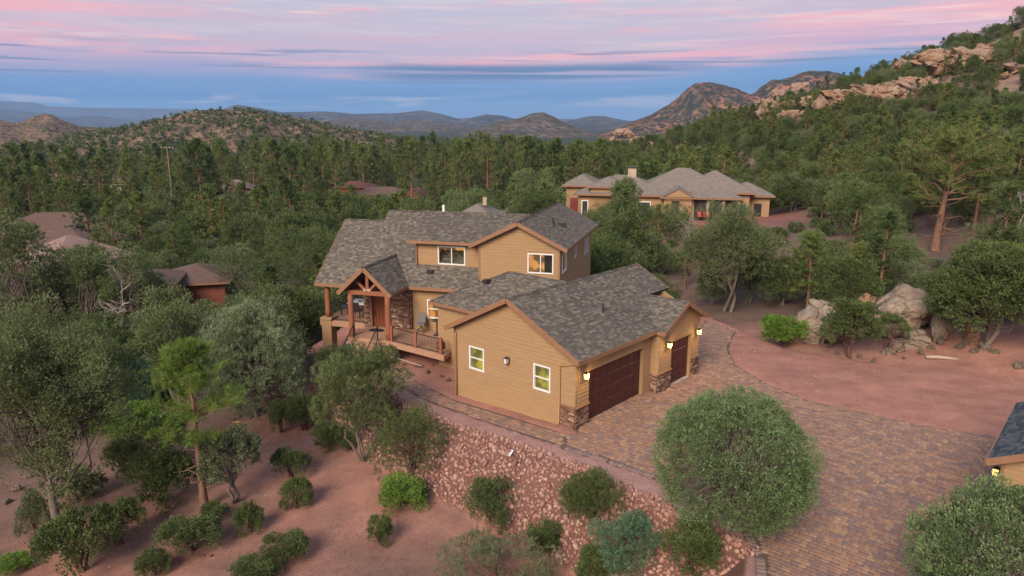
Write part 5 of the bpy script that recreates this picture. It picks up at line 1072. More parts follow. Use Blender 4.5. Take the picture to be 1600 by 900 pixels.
ridge('hill', 3200, 1200, 1300, [(430, 204), (500, 190), (540, 184), (580, 186), (620, 190), (650, 186), (690, 190), (740, 198), (800, 204), (840, 208)], 'grey-brown hills in front of the blue range', M_mid, .35, seed=15, nscale=420)
ridge('hill', 1900, 560, 700, [(700, 212), (745, 203), (780, 190), (812, 184), (830, 178), (850, 176), (868, 184), (895, 198), (925, 206), (960, 214)], 'rocky brown hill with a rounded top near the middle of the horizon', M_mid, .4, seed=16, nscale=200)
ridge('butte', 1500, 420, 600, [(930, 214), (980, 194), (1015, 180), (1045, 163), (1068, 145), (1085, 134), (1110, 131), (1145, 137), (1180, 150), (1230, 165), (1300, 176), (1350, 184)], 'red cliffed mountain left of the wooded hill', M_butte, .45, seed=17, nscale=150)
ridge('butte', 1300, 380, 500, [(1080, 190), (1150, 165), (1185, 140), (1205, 126), (1235, 122), (1262, 114), (1290, 112), (1320, 117), (1350, 119), (1400, 122), (1460, 130), (1520, 150)], 'craggy brown mountain behind the wooded hill', M_butte, .45, seed=18, nscale=130)
ridge('hill', 1000, 260, 300, [(-110, 196), (-40, 190), (0, 187), (25, 192), (40, 187), (58, 179), (70, 177), (82, 180), (100, 189), (125, 197), (160, 200), (220, 203)], 'small pointed hill at the left horizon', M_near, .3, seed=19, nscale=90)
LH = ridge('hill', 560, 170, 200, [(90, 214), (140, 206), (200, 197), (250, 184), (290, 176), (330, 171), (370, 172), (410, 176), (440, 183), (470, 184), (500, 190), (540, 200), (580, 207), (640, 214), (720, 220)], 'broad brushy brown hill on the left', M_near, .25, seed=20, nscale=60, nr=60)

# ------------------------------------------------------------------ leaves, needles, wood
def unit(a): return a / (np.linalg.norm(a, axis=-1, keepdims=True) + 1e-9)
def leaf_mesh(name, C, A, nl, Ln, Wd, cone, spread, g, mat, lo=.7, bias=None):
    n = len(C) * nl; c = np.repeat(C, nl, 0); a = np.repeat(unit(A), nl, 0); d = unit(a + cone * unit(g.normal(size=(n, 3))) * g.uniform(.3, 1, (n, 1))); base = c + spread * g.normal(size=(n, 3))
    side = unit(np.cross(d, g.normal(size=(n, 3)))); l = (Ln * g.uniform(lo, 1.25, n))[:, None]; w = (Wd * g.uniform(.75, 1.2, n))[:, None] / 2; mid = base + d * l * .5
    V = np.stack([base, mid + side * w, base + d * l, mid - side * w], 1).reshape(-1, 3); q = np.arange(4 * n).reshape(-1, 4)
    t = np.repeat(np.clip(g.normal(.45, .22, len(C)), 0, 1), nl) * .6 + g.random(n) * .4
    if bias is not None: t = np.clip(t * .6 + np.repeat(bias, nl) * .5, 0, 1)
    me = fast_mesh(name, V, quads=q, attrs={'tint': np.repeat(t, 4)}); me.materials.append(mat); return me
M_bark = mat_noise('pine_bark', (.25, .125, .08), (.14, .08, .055), 5, .95, .8, .03, stretch=(2, 2, .5)); M_greybark = mat_noise('grey_bark', (.20, .155, .125), (.13, .10, .085), 5, .95, .8, .03, stretch=(2, 2, .5)); M_redbark = mat_noise('manzanita_bark', (.13, .06, .045), (.075, .045, .038), 6, .7, .4, .01); M_snag = mat_noise('bleached_snag', (.36, .30, .26), (.25, .205, .18), 5, .9, .5, .02, stretch=(2, 2, .5))
L_pine = mat_leaf('ponderosa_needles', (.060, .088, .026), (.205, .245, .075), (.165, .175, .065)); L_jun = mat_leaf('juniper_foliage', (.080, .100, .045), (.225, .262, .125), (.150, .165, .080)); L_oak = mat_leaf('oak_leaves', (.042, .057, .024), (.138, .166, .066), (.105, .125, .050)); L_grey = mat_leaf('grey_oak_leaves', (.095, .100, .062), (.215, .225, .145), (.145, .155, .098)); L_manz = mat_leaf('manzanita_leaves', (.048, .062, .024), (.158, .182, .074), (.095, .115, .048), rough=.5)
L_bright = mat_leaf('fresh_green_leaves', (.068, .128, .021), (.210, .300, .068)); L_silver = mat_leaf('silver_green_juniper', (.110, .130, .078), (.320, .350, .225)); L_dull = mat_leaf('olive_foliage', (.070, .085, .036), (.200, .222, .104), (.135, .145, .080)); L_blue = mat_leaf('blue_green_leaves', (.060, .112, .075), (.173, .255, .173)); L_juniperfront = mat_leaf('dense_juniper_foliage', (.052, .082, .038), (.225, .282, .148)); L_young = mat_leaf('young_pine_needles', (.083, .128, .027), (.232, .300, .075))
L_pine3 = mat_leaf('deep_green_needles', (.040, .062, .024), (.135, .170, .062), (.085, .110, .042))
L_pine2 = mat_leaf('yellow_green_needles', (.090, .112, .032), (.275, .295, .100), (.120, .150, .050))
def wood_mesh(name, segs, mat, n=6):
    b = MB()
    for pts, rad in segs: b.tube(pts, rad, n, caps=False)
    me = b.mesh(name, smooth=True); me.materials.append(mat); return me
def bend(p, q, g, amt=.12, k=4):
    p, q = np.array(p, float), np.array(q, float); d = np.linalg.norm(q - p); o = []
    for i in range(k + 1): t = i / k; o.append(p + (q - p) * t + g.normal(size=3) * d * amt * math.sin(math.pi * t) * .6)
    return o
def pine(seed, H, W, base=.35, tufts=420, needles=16, nl=.30, nw=.035, leaf=L_pine, bark=M_bark, droop=.0, ragged=.35, dead=6, shape=.8, rt=None):
    g = np.random.default_rng(seed); lean = g.normal(size=2) * .02 * H; tr = [np.array((lean[0] * (t ** 1.5) + .03 * H * math.sin(3 * t + seed) * .3, lean[1] * t ** 1.5, H * t)) for t in np.linspace(0, 1, 9)]; r0 = rt or .014 * H + .06
    segs = [(tr, [r0 * (1.15 - t) * (1.25 if t == 0 else 1) for t in np.linspace(0, 1, 9)])]; C, A = [], []; at = lambda t: np.array([np.interp(t, np.linspace(0, 1, 9), [p[i] for p in tr]) for i in range(3)])
    nb_ = int(26 + H * 1.6); per = max(3, tufts // nb_)
    for i in range(nb_):
        t = base + (1 - base) * ((i + g.random()) / nb_) ** .9; s = (t - base) / (1 - base); prof = max(.12, (min(1, .45 + s * 2.2) * (1 - s) ** shape * 1.25 + .1)) * g.uniform(1 - ragged, 1.12); a = g.uniform(0, 6.283); ln = W / 2 * min(prof, 1.1)
        p = at(t); el = g.uniform(-.1, .35) + s * .7 - droop; d = np.array((math.cos(a) * math.cos(el), math.sin(a) * math.cos(el), math.sin(el))); q = p + d * ln + np.array((0, 0, .12 * ln)); br = bend(p, q, g, .1, 3); segs.append((br, [r0 * .28 * (1 - s * .6), r0 * .2 * (1 - s * .6), r0 * .12, .012]))
        for k in range(per):
            f = g.uniform(.35, 1.05); o = p + (q - p) * f + g.normal(size=3) * np.array((1, 1, .55)) * (.10 + .12 * ln * f) ; C.append(o); A.append(unit(d * .5 + g.normal(size=3) * .5 + np.array((0, 0, .55))))
    for k in range(max(8, tufts // 24)): C.append(at(g.uniform(.9, 1.0)) + g.normal(size=3) * .05 * W); A.append((g.normal() * .4, g.normal() * .4, 1))
    for k in range(dead): t = g.uniform(.12, base + .1); a = g.uniform(0, 6.283); p = at(t); ln = W * g.uniform(.15, .35); segs.append((bend(p, p + np.array((math.cos(a), math.sin(a), g.uniform(-.1, .3))) * ln, g, .15, 3), [.05, .035, .02, .008]))
    return wood_mesh('trunk', segs, bark), leaf_mesh('crown', np.array(C), np.array(A), needles, nl, nw, 1.15, .05, g, leaf)
def bushy(seed, H, W, leaf, bark, clear=.12, lobes=26, lobe_r=.2, sprays=40, leaves=14, ln=.09, wd=.045, cone=.8, up=.3, stems=3, shell=(.45, .95), r0=None, spread=.05, fill=.25, flat=1.0, open_=0.0, bias=False, tight=False):
    """Rounded plant: stems and limbs to many uneven lobes, each a cluster of leafy sprays."""
    g = np.random.default_rng(seed); cz = H * (clear + (1 - clear) * .48); rz = H * (1 - clear) * .52; rx = W / 2; r0 = r0 or .02 * H + .02; L_ = []
    while len(L_) < lobes:
        d = unit(g.normal(size=3)); d[2] = d[2] if d[2] > -.75 else -d[2]; k = g.uniform(*shell); p = np.array((d[0] * rx * k, d[1] * rx * k, cz + d[2] * rz * k * flat)); r = lobe_r * W * g.uniform(.65, 1.25)
        over = max(np.hypot(p[0], p[1]) + r * .8 - rx * 1.03, 0); p[:2] *= 1 - over / (np.hypot(p[0], p[1]) + 1e-6); p[2] = min(p[2], H - r * .65); p[2] = max(p[2], H * clear * .6 + r * .3); L_.append((p, r))
    segs = []; st = [np.array((g.normal() * .03 * W, g.normal() * .03 * W, 0)) for _ in range(stems)]; tops = []
    for s_ in st: a = g.uniform(0, 6.283); t = np.array((math.cos(a) * W * .13 * (stems > 1), math.sin(a) * W * .13 * (stems > 1), cz * g.uniform(.8, 1.05))); segs.append((bend(s_, t, g, .16 if stems > 1 else .05, 4), np.linspace(r0, r0 * .5, 5))); tops.append((s_, t))
    C, A, B = [], [], []
    for p, r in L_:
        s_, t = tops[int(g.integers(len(tops)))]; j = s_ + (t - s_) * g.uniform(.35, 1); segs.append((bend(j, p, g, .14, 3), [r0 * .3, r0 * .2, r0 * .13, r0 * .05])); n = max(4, int(sprays * (r / (lobe_r * W)) ** 2)); out_ = unit(p - np.array((0, 0, cz * .8)))
        d = unit(g.normal(size=(n, 3)) + out_ * .55 + np.array((0, 0, .25))); k = np.where(g.random(n) < fill, g.uniform(.1, .7, n), g.uniform(.78, 1.06, n)); C.append(p + d * (r * k)[:, None]); A.append(d * .65 + out_ * .25 + np.array((0, 0, up)) + g.normal(size=(n, 3)) * .25); B.append(np.full(n, g.random()))
    if open_:
        for k in range(int(open_)): s_, t = tops[int(g.integers(len(tops)))]; d = unit(g.normal(size=3)); d[2] = abs(d[2]); segs.append((bend(t, t + d * np.array((rx, rx, rz)) * g.uniform(.8, 1.05), g, .1, 3), [r0 * .3, r0 * .2, r0 * .12, r0 * .05]))
    C = np.concatenate(C)
    if tight: q = (C - np.array((0, 0, cz))) / np.array((rx, rx, rz)); rho = np.linalg.norm(q, axis=1); lim = .84 + .2 * np.concatenate(B); C = np.where((rho > lim)[:, None], np.array((0, 0, cz)) + q / rho[:, None] * (lim * g.uniform(.9, 1.0, len(C)))[:, None] * np.array((rx, rx, rz)), C)
    ex = np.percentile(np.abs(C[:, :2]), 98.5) + .4 * ln; kx = rx / ex; kz = H / (np.percentile(C[:, 2], 99.5) + .5 * ln); K = np.array((kx, kx, kz)); C = C * K; segs = [([np.asarray(p) * K for p in q], r) for q, r in segs]
    return wood_mesh('trunk', segs, bark), leaf_mesh('crown', C, np.concatenate(A), leaves, ln, wd, cone, spread, g, leaf, bias=np.concatenate(B))
def snag(seed, H, W):
    g = np.random.default_rng(seed); tr = bend((0, 0, 0), (g.normal() * .08 * H, 0, H), g, .05, 6); segs = [(tr, np.linspace(.025 * H, .006, 7))]
    for i in range(26):
        k = g.uniform(.2, .95); p = tr[0] + (tr[-1] - tr[0]) * k; a = g.uniform(0, 6.28); q = p + np.array((math.cos(a), math.sin(a), g.uniform(.2, 1.1))) * W / 2 * g.uniform(.5, 1) * (1.1 - k * .5); br = bend(p, q, g, .15, 3); segs.append((br, [.012 * H * (1.1 - k), .008 * H, .005 * H, .004]))
        for j in range(3): f = br[int(g.integers(1, 4))]; segs.append((bend(f, f + unit(g.normal(size=3) + np.array((0, 0, .5))) * W * .16, g, .15, 2), [.014, .01, .004]))
    return wood_mesh('trunk', segs, M_snag, 4), None
def plant(name, meshes, loc, rz=0, sc=(1, 1, 1), label='', cat='tree', group=None, woodname='trunk', leafname='crown'):
    r = empty(name, tuple(loc), rz, label, cat, group); r.scale = sc
    for me, nm in ((meshes[0], woodname), (meshes[1], leafname)):
        if me is None: continue
        o = bpy.data.objects.new(nm, me); COL.objects.link(o); o.parent = r
    return r
TAKEN = []
def at_px(px, py, top, wpx):
    p = hit(px, py); dep = project(*p)[2]; H = survey_y(px, top, p[1])[2] - p[2]; W = wpx * dep / FOC; TAKEN.append((p[0], p[1], W / 2)); return p, H, W
# ------------------------------------------------------------------ trees and shrubs one can pick out
p, H, W = at_px(1140, 830, 622, 222); plant('juniper_tree', bushy(1, H, W, L_juniperfront, M_greybark, .03, 300, .088, 27, 12, .08, .036, .85, .6, 4, (.66, 1.0), spread=.05, fill=.2, tight=True), p, 0, label='big round dense juniper between the rock bank and the driveway', cat='tree')
p = np.array((survey_y(1575, 860, 17.2)[0], 17.2, 0.0)); plant('juniper_tree', bushy(2, survey_y(1575, 778, 17.0)[2], 4.4, L_juniperfront, M_greybark, .03, 200, .10, 26, 11, .09, .042, .8, .6, 4, (.62, 1.0), spread=.055, fill=.25, tight=True), p, 1, label='round juniper cut off by the lower right corner', cat='tree')
p, H, W = at_px(98, 845, 478, 215); plant('oak_tree', bushy(3, H, W, L_dull, M_greybark, .22, 130, .10, 40, 15, .13, .045, .95, .25, 1, (.25, .98), .2, spread=.13, fill=.3, open_=12), p, 0, label='tall olive tree with bare lower trunk at the lower left', cat='tree')
p, H, W = at_px(322, 795, 546, 122); plant('ponderosa_pine', pine(4, H, W * 1.1, .42, 1000, 26, .27, .018, L_young, M_bark, ragged=.3, dead=8, shape=.6, rt=.16), p, 0, label='young bright green pine on the dirt clearing, left of centre', cat='tree')
p, H, W = at_px(402, 652, 478, 162); plant('juniper_tree', bushy(5, H, W, L_silver, M_greybark, .04, 110, .13, 38, 18, .13, .046, .75, .6, 4, (.5, .97), spread=.07, open_=8), p, 0, label='large silvery juniper left of the porch', cat='tree')
p, H, W = at_px(570, 722, 545, 138); plant('juniper_tree', bushy(6, H, W, L_dull, M_greybark, .28, 76, .14, 40, 20, .095, .034, .8, .5, 4, (.45, .97), .08, spread=.05, open_=5), p, 0, label='grey-stemmed juniper on the rock bank below the porch', cat='tree')
p, H, W = at_px(522, 598, 540, 48); plant('juniper_tree', bushy(7, H, W, L_dull, M_greybark, .12, 30, .2, 36, 14, .11, .04, .75, .4, 3, spread=.04), p, 0, label='small juniper beside the porch stone footing', cat='tree')
SHRUBLIB = {}
def shrub(px, py, top, w, seed, leaf, label, name='manzanita_shrub', own=False, **k):
    p, H, W = at_px(px, py, top, w); a = dict(clear=.1, lobes=24, lobe_r=.19, sprays=32, leaves=15, ln=.062, wd=.034, cone=.85, up=.3, stems=4, spread=.045); a.update(k)
    if own: me = bushy(seed, H, W, leaf, M_redbark, **a); sc = (1, 1, 1)
    else:
        key = (leaf.name, a['clear'] > .18, seed % 2)
        if key not in SHRUBLIB: a['clear'] = .32 if key[1] else .07; SHRUBLIB[key] = bushy(seed, 1.2, 1.5, leaf, M_redbark, **a)
        me = SHRUBLIB[key]; sc = (W / 1.5, W / 1.5, H / 1.2)
    plant(name, me, p, seed * 1.7, sc, label, 'shrub', None, 'stems', 'foliage')
shrub(640, 744, 645, 124, 10, L_manz, 'broad dark shrub at the left end of the bare rock bank', own=True, lobes=40, lobe_r=.16, sprays=40, clear=.2)
shrub(628, 792, 748, 76, 11, L_bright, 'low bright green shrub below the broad dark shrub'); shrub(767, 818, 753, 82, 12, L_oak, 'rounded dark green shrub in the middle of the rock bank', own=True, lobes=34, lobe_r=.17); shrub(922, 812, 740, 98, 13, L_manz, 'rounded shrub on the rock bank left of the big juniper', own=True, lobes=36, lobe_r=.17)
shrub(850, 864, 819, 54, 14, L_oak, 'small dark shrub at the foot of the rock bank'); shrub(975, 893, 812, 100, 15, L_blue, 'blue-green leafy shrub at the foot of the rock bank', 'leafy_shrub', own=True, lobes=36, clear=.15); shrub(932, 912, 866, 68, 16, L_oak, 'dark shrub at the bottom edge right of the sage bush')
shrub(775, 925, 850, 190, 17, L_grey, 'grey-green sage bush at the bottom edge', 'sage_bush', own=True, lobes=46, lobe_r=.13, up=.7, flat=.9, ln=.11, wd=.022); shrub(1078, 892, 818, 86, 18, L_oak, 'brushy dark shrub under the big round juniper', lobes=30, clear=.05)
p, H, W = at_px(366, 786, 672, 80); plant('grey_oak_tree', bushy(20, H, W, L_grey, M_greybark, .36, 44, .16, 38, 14, .10, .055, .9, .25, 2, spread=.05), p, 0, label='small grey-leaved oak with pale trunk right of the young pine', cat='tree')
for a in [(455, 748, 703, 58, 21, L_manz, 'manzanita leaning right, below the rock bank end', .34), (463, 796, 749, 48, 22, L_manz, 'rounded manzanita on the open dirt right of the small grey oak', .12), (392, 833, 785, 40, 23, L_oak, 'narrow dark shrub right of the pine trunk', .05), (337, 816, 788, 40, 24, L_oak, 'low shrub at the foot of the young pine', .05),
          (300, 864, 812, 94, 25, L_manz, 'flat-topped manzanita ringed by small stones', .3), (592, 850, 809, 40, 26, L_oak, 'single small shrub on the bare dirt near the bottom', .1), (241, 900, 858, 48, 27, L_oak, 'small shrub at the bottom edge below the flat-topped manzanita', .05),
          (128, 896, 812, 110, 28, L_manz, 'sprawling manzanita at the foot of the tall olive tree', .3), (190, 852, 782, 70, 29, L_manz, 'manzanita with twisted stems right of the olive tree trunk', .35), (445, 880, 838, 70, 30, L_manz, 'thin shrub trailing up the dirt at the bottom', .2), (395, 912, 876, 80, 31, L_oak, 'dark low shrub at the bottom edge left of the sage bush', .05),
          (515, 698, 662, 52, 32, L_manz, 'low green shrub at the left foot of the rock bank', .1), (545, 705, 678, 34, 33, L_manz, 'small shrub just left of the grey-stemmed juniper', .1), (478, 672, 618, 60, 34, L_oak, 'open-stemmed shrub below the silvery juniper', .35), (440, 676, 628, 44, 35, L_oak, 'dark shrub with thin stems left of the open-stemmed shrub', .35),
          (255, 788, 700, 90, 36, L_manz, 'bushy bright manzanita left of the young pine', .12), (205, 755, 690, 60, 37, L_manz, 'manzanita in the thicket edge on the left', .15), (205, 690, 630, 90, 38, L_bright, 'bright green bush in the left thicket', .1), (255, 720, 655, 70, 39, L_manz, 'rounded bush in the thicket behind the young pine', .1), (60, 838, 770, 50, 40, L_grey, 'grey brush beside the olive tree trunk', .05), (22, 892, 868, 50, 41, L_bright, 'low green tuft in the lower left corner', .05)]:
    shrub(*a[:7], clear=a[7], lobes=20, lobe_r=.2)
p, H, W = at_px(1325, 561, 468, 80); plant('oak_tree', bushy(50, H, W, L_oak, M_redbark, .3, 46, .16, 36, 14, .12, .06, .9, .2, 2, spread=.06), p, 0, label='small leafy tree standing in front of the boulder outcrop', cat='tree')
p, H, W = at_px(1222, 541, 492, 62); plant('oak_tree', bushy(51, H, W, L_bright, M_redbark, .25, 36, .18, 36, 14, .11, .055, .9, .2, 2, spread=.05), p, 0, label='small bright green tree at the edge of the dirt turnaround', cat='tree')
p, H, W = at_px(1385, 548, 490, 56); plant('oak_tree', bushy(52, H, W, L_manz, M_redbark, .3, 18, .17, 26, 10, .11, .05, .9, .2, 4, spread=.05, open_=8), p, 0, label='sparse shrubby tree growing against the largest boulder', cat='tree')
p, H, W = at_px(1545, 548, 388, 165); plant('leafy_tree', bushy(53, H, W, L_oak, M_greybark, .25, 90, .13, 44, 14, .19, .08, .85, .1, 2, (.4, .98), .16, spread=.1), p, 0, label='big spreading leafy tree right of the boulder outcrop', cat='tree')
p, H, W = at_px(1135, 488, 318, 128); plant('ponderosa_pine', bushy(54, H, W, L_dull, M_greybark, .30, 76, .14, 34, 12, .22, .055, .95, .3, 2, (.3, .98), .15, spread=.12, open_=12), p, 0, label='tall pale-barked tree with forked trunk behind the garage', cat='tree')
p, H, W = at_px(1462, 392, 222, 150); plant('ponderosa_pine', pine(55, H, W, .42, 800, 18, .42, .045, L_pine, M_bark, ragged=.4, dead=16, shape=.45, rt=.36), p, 0, label='big pine with long red bare trunk on the right slope', cat='tree')
p, H, W = at_px(972, 372, 280, 52); plant('juniper_tree', bushy(56, H, W, L_jun, M_greybark, .1, 50, .2, 30, 12, .24, .08, .8, .4, 1, spread=.1), p, 0, label='tall narrow juniper in front of the neighbouring house', cat='tree')
for i, (x, y, t, w) in enumerate([(1212, 462, 392, 50), (1075, 395, 340, 46), (1108, 470, 420, 40), (1228, 420, 380, 36), (1560, 400, 330, 46), (1590, 380, 300, 40)]):
    p, H, W = at_px(x, y, t, w); plant('dead_tree', snag(60 + i, H, W), p, i, label=['bare grey dead tree right of the pale-barked tree', 'bare grey dead tree below the neighbouring terrace', 'leafless grey brush close behind the garage', 'small dead tree on the slope below the red neighbour drive', 'twisted dead tree on the right slope beside the big pine', 'dead tree at the right edge above the leafy tree'][i], cat='dead tree')

# trees one can tell apart on the left
for i, (x, y, t, w, lf, cl, lb) in enumerate([(45, 580, 335, 120, L_dull, .1, 'big brownish-green tree at the left edge in front of the brown roofs'), (215, 562, 380, 96, L_dull, .25, 'open olive tree before the red stucco house'), (250, 552, 416, 62, L_jun, .2, 'small round tree right of the red stucco wall'), (282, 640, 452, 92, L_dull, .06, 'upright yellow-green tree in the left thicket'),
        (95, 690, 520, 130, L_jun, .06, 'grey-green tree low in the left thicket'), (440, 520, 396, 118, L_oak, .06, 'dark leafy tree close to the left side of the house'), (372, 490, 385, 96, L_dull, .1, 'loose olive tree beyond the silvery juniper'), (475, 470, 352, 110, L_oak, .06, 'dark oak behind the patio roof corner'), (20, 640, 470, 110, L_dull, .06, 'shaggy tree at the left edge above the olive tree'), (150, 620, 500, 90, L_oak, .06, 'dark tree in the middle of the left thicket'), (232, 640, 560, 80, L_blue, .05, 'bluish bush in the left thicket'), (330, 560, 470, 70, L_jun, .08, 'juniper left of the silvery juniper'), (180, 410, 345, 70, L_jun, .1, 'round tree right of the brown roofs'), (96, 568, 408, 66, L_dull, .15, 'loose tree before the left end of the red stucco house'), (158, 566, 400, 66, L_dull, .2, 'loose tree standing against the red stucco wall'), (128, 556, 416, 36, L_jun, .2, 'narrow tree between two red wall patches'), (1580, 470, 385, 90, L_bright, .1, 'fresh green tree at the right edge')]):
    p, H, W = at_px(x, y, t, w); plant('leafy_tree', bushy(70 + i, H, W, lf, M_greybark, cl, 46, .17, 24, 10, .012 * H + .09, .005 * H + .035, .9, .35, 2, spread=.12, open_=8), p, i, label=lb, cat='tree')
p, H, W = at_px(185, 575, 420, 80); plant('dead_tree', snag(90, H, W), p, 0, label='bare-branched tree in front of the red stucco wall', cat='dead tree')
# ------------------------------------------------------------------ the woods
PINES = [pine(100 + k, 16, 6.6, .16 + .05 * (k % 4), 330, 12, .62, .12, (L_pine, L_pine2, L_pine3)[k % 3], M_bark, ragged=.5, dead=5, shape=.45 + .08 * (k % 3)) for k in range(6)]
JUNS = [bushy(120 + k, 5, 5.0, (L_jun, L_dull, L_jun, L_grey, L_dull)[k % 5], M_greybark, .06, 44, .18, 22, 14, .20, .07, .85, .45, 2, (.35, 1.0), spread=.12, open_=5) for k in range(5)]
OAKS = [bushy(140 + k, 5, 5.6, (L_oak, L_oak, L_manz)[k % 3], M_greybark, .12, 44, .18, 22, 14, .17, .085, .9, .2, 2, (.35, 1.0), spread=.12) for k in range(5)]
SCRUB = [bushy(160 + k, 1.5, 2.0, (L_manz, L_oak, L_grey, L_dull)[k % 4], M_redbark, .05, 18, .22, 16, 9, .16, .075, .8, .3, 3, spread=.05) for k in range(4)]
CLEAR = [((495, 318, 1112, 690), 57), ((1100, 495, 1600, 700), 48), ((885, 262, 1182, 316), 94), ((985, 316, 1182, 338), 94, .8), ((1170, 150, 1265, 196), 165, .75), ((1265, 128, 1450, 172), 150, .75), ((1405, 88, 1545, 130), 140, .8), ((1540, 66, 1600, 96), 140, .8), ((940, 205, 1030, 226), 200, .7), ((1198, 305, 1255, 345), 102), ((46, 330, 152, 385), 105, .85), ((75, 385, 130, 420), 88, .7), ((82, 448, 235, 488), 63, .8), ((262, 438, 338, 470), 74),
         ((522, 280, 668, 300), 208, .85), ((80, 264, 200, 284), 255, .5), ((285, 280, 370, 291), 230, .5), ((715, 318, 775, 332), 105), ((1235, 520, 1560, 560), 50), ((1250, 455, 1510, 545), 42), ((690, 276, 770, 290), 190), ((225, 365, 300, 385), 92), ((320, 360, 420, 385), 92), ((1080, 345, 1125, 350), 90), ((1018, 385, 1045, 412), 72), ((1160, 455, 1210, 500), 58), ((1440, 290, 1490, 385), 66), ((1105, 320, 1180, 490), 56), ((480, 520, 700, 900), 40), ((255, 545, 385, 800), 30)]
HOUSES = [(20, 100, 15, 11), (-82, 130, 11, 8), (-70, 111, 8, 8), (-57, 92, 8, 8), (-37, 71, 9, 9), (-30, 77, 7, 6), (-154, 263, 20, 12), (-40, 215, 16, 9), (-99, 236, 16, 7), (-4, 113, 8, 7)]
def wanted(g, x, y, z, px, py):
    """Which plant grows here, if any."""
    r = math.hypot(x, y); d, i = seg_dist(np.array([x]), np.array([y]), PAD)
    if i[0] or d[0] < 1.5: return None
    for hx, hy, a, b_ in HOUSES:
        if abs(x - hx) < a and abs(y - hy) < b_: return None
    for tx, ty, tr in TAKEN:
        if math.hypot(x - tx, y - ty) < tr * .7 + .6: return None
    n = float(fbm(x / 16, y / 16, 3, 55)); hillz = z > 4 and x > 10
    if y < 60 and x < 12:                                   # thicket left of and below the house
        if py > 640 and px > 150: return None
        if py > 690: return ('scrub' if g.random() < .4 and px < 250 else None)
        if px > 420 and y < 45: return None
        k = g.random(); return 'jun' if k < .45 else 'oak' if k < .85 else 'scrub'
    if x > 0 and y < 62:                                    # ravine and slope at the right
        if py > 500 and px < 1400: return 'scrub' if g.random() < .3 else None
        k = g.random(); return 'jun' if k < .35 else 'oak' if k < .62 else 'scrub' if k < .85 else 'spine'
    if hillz or (x > 40 and y > 60):
        if n > .42: return 'scrub'
        k = g.random(); top = z > 16
        if top: return 'scrub' if k < .55 else 'spine' if k < .78 else 'jun' if k < .86 else 'oak'
        return 'spine' if k < .46 else 'jun' if k < .60 else 'oak' if k < .84 else 'scrub'
    if y < 100:
        k = g.random(); return 'jun' if k < .34 else 'oak' if k < .64 else 'scrub' if k < .76 else 'spine'
    k = g.random()
    far = 155 + 60 * n - (15 if px < 420 else 0)
    if n < -.2 and y < 280: return 'oak' if k < .36 else 'jun' if k < .56 else 'scrub' if k < .7 else None
    if y < far: return 'mpine' if k < .30 else 'jun' if k < .62 else 'oak' if k < .93 else None
    return 'pine' if k < .42 else 'mpine' if k < .64 else 'oak' if k < .84 else 'jun'
SKX = [-80, 0, 100, 200, 300, 400, 500, 560, 620, 700, 780, 860, 920, 980, 1060, 1150, 1250, 1700]
SKY = [230, 222, 222, 224, 222, 216, 206, 222, 212, 206, 212, 220, 224, 222, 205, 180, 160, 60]
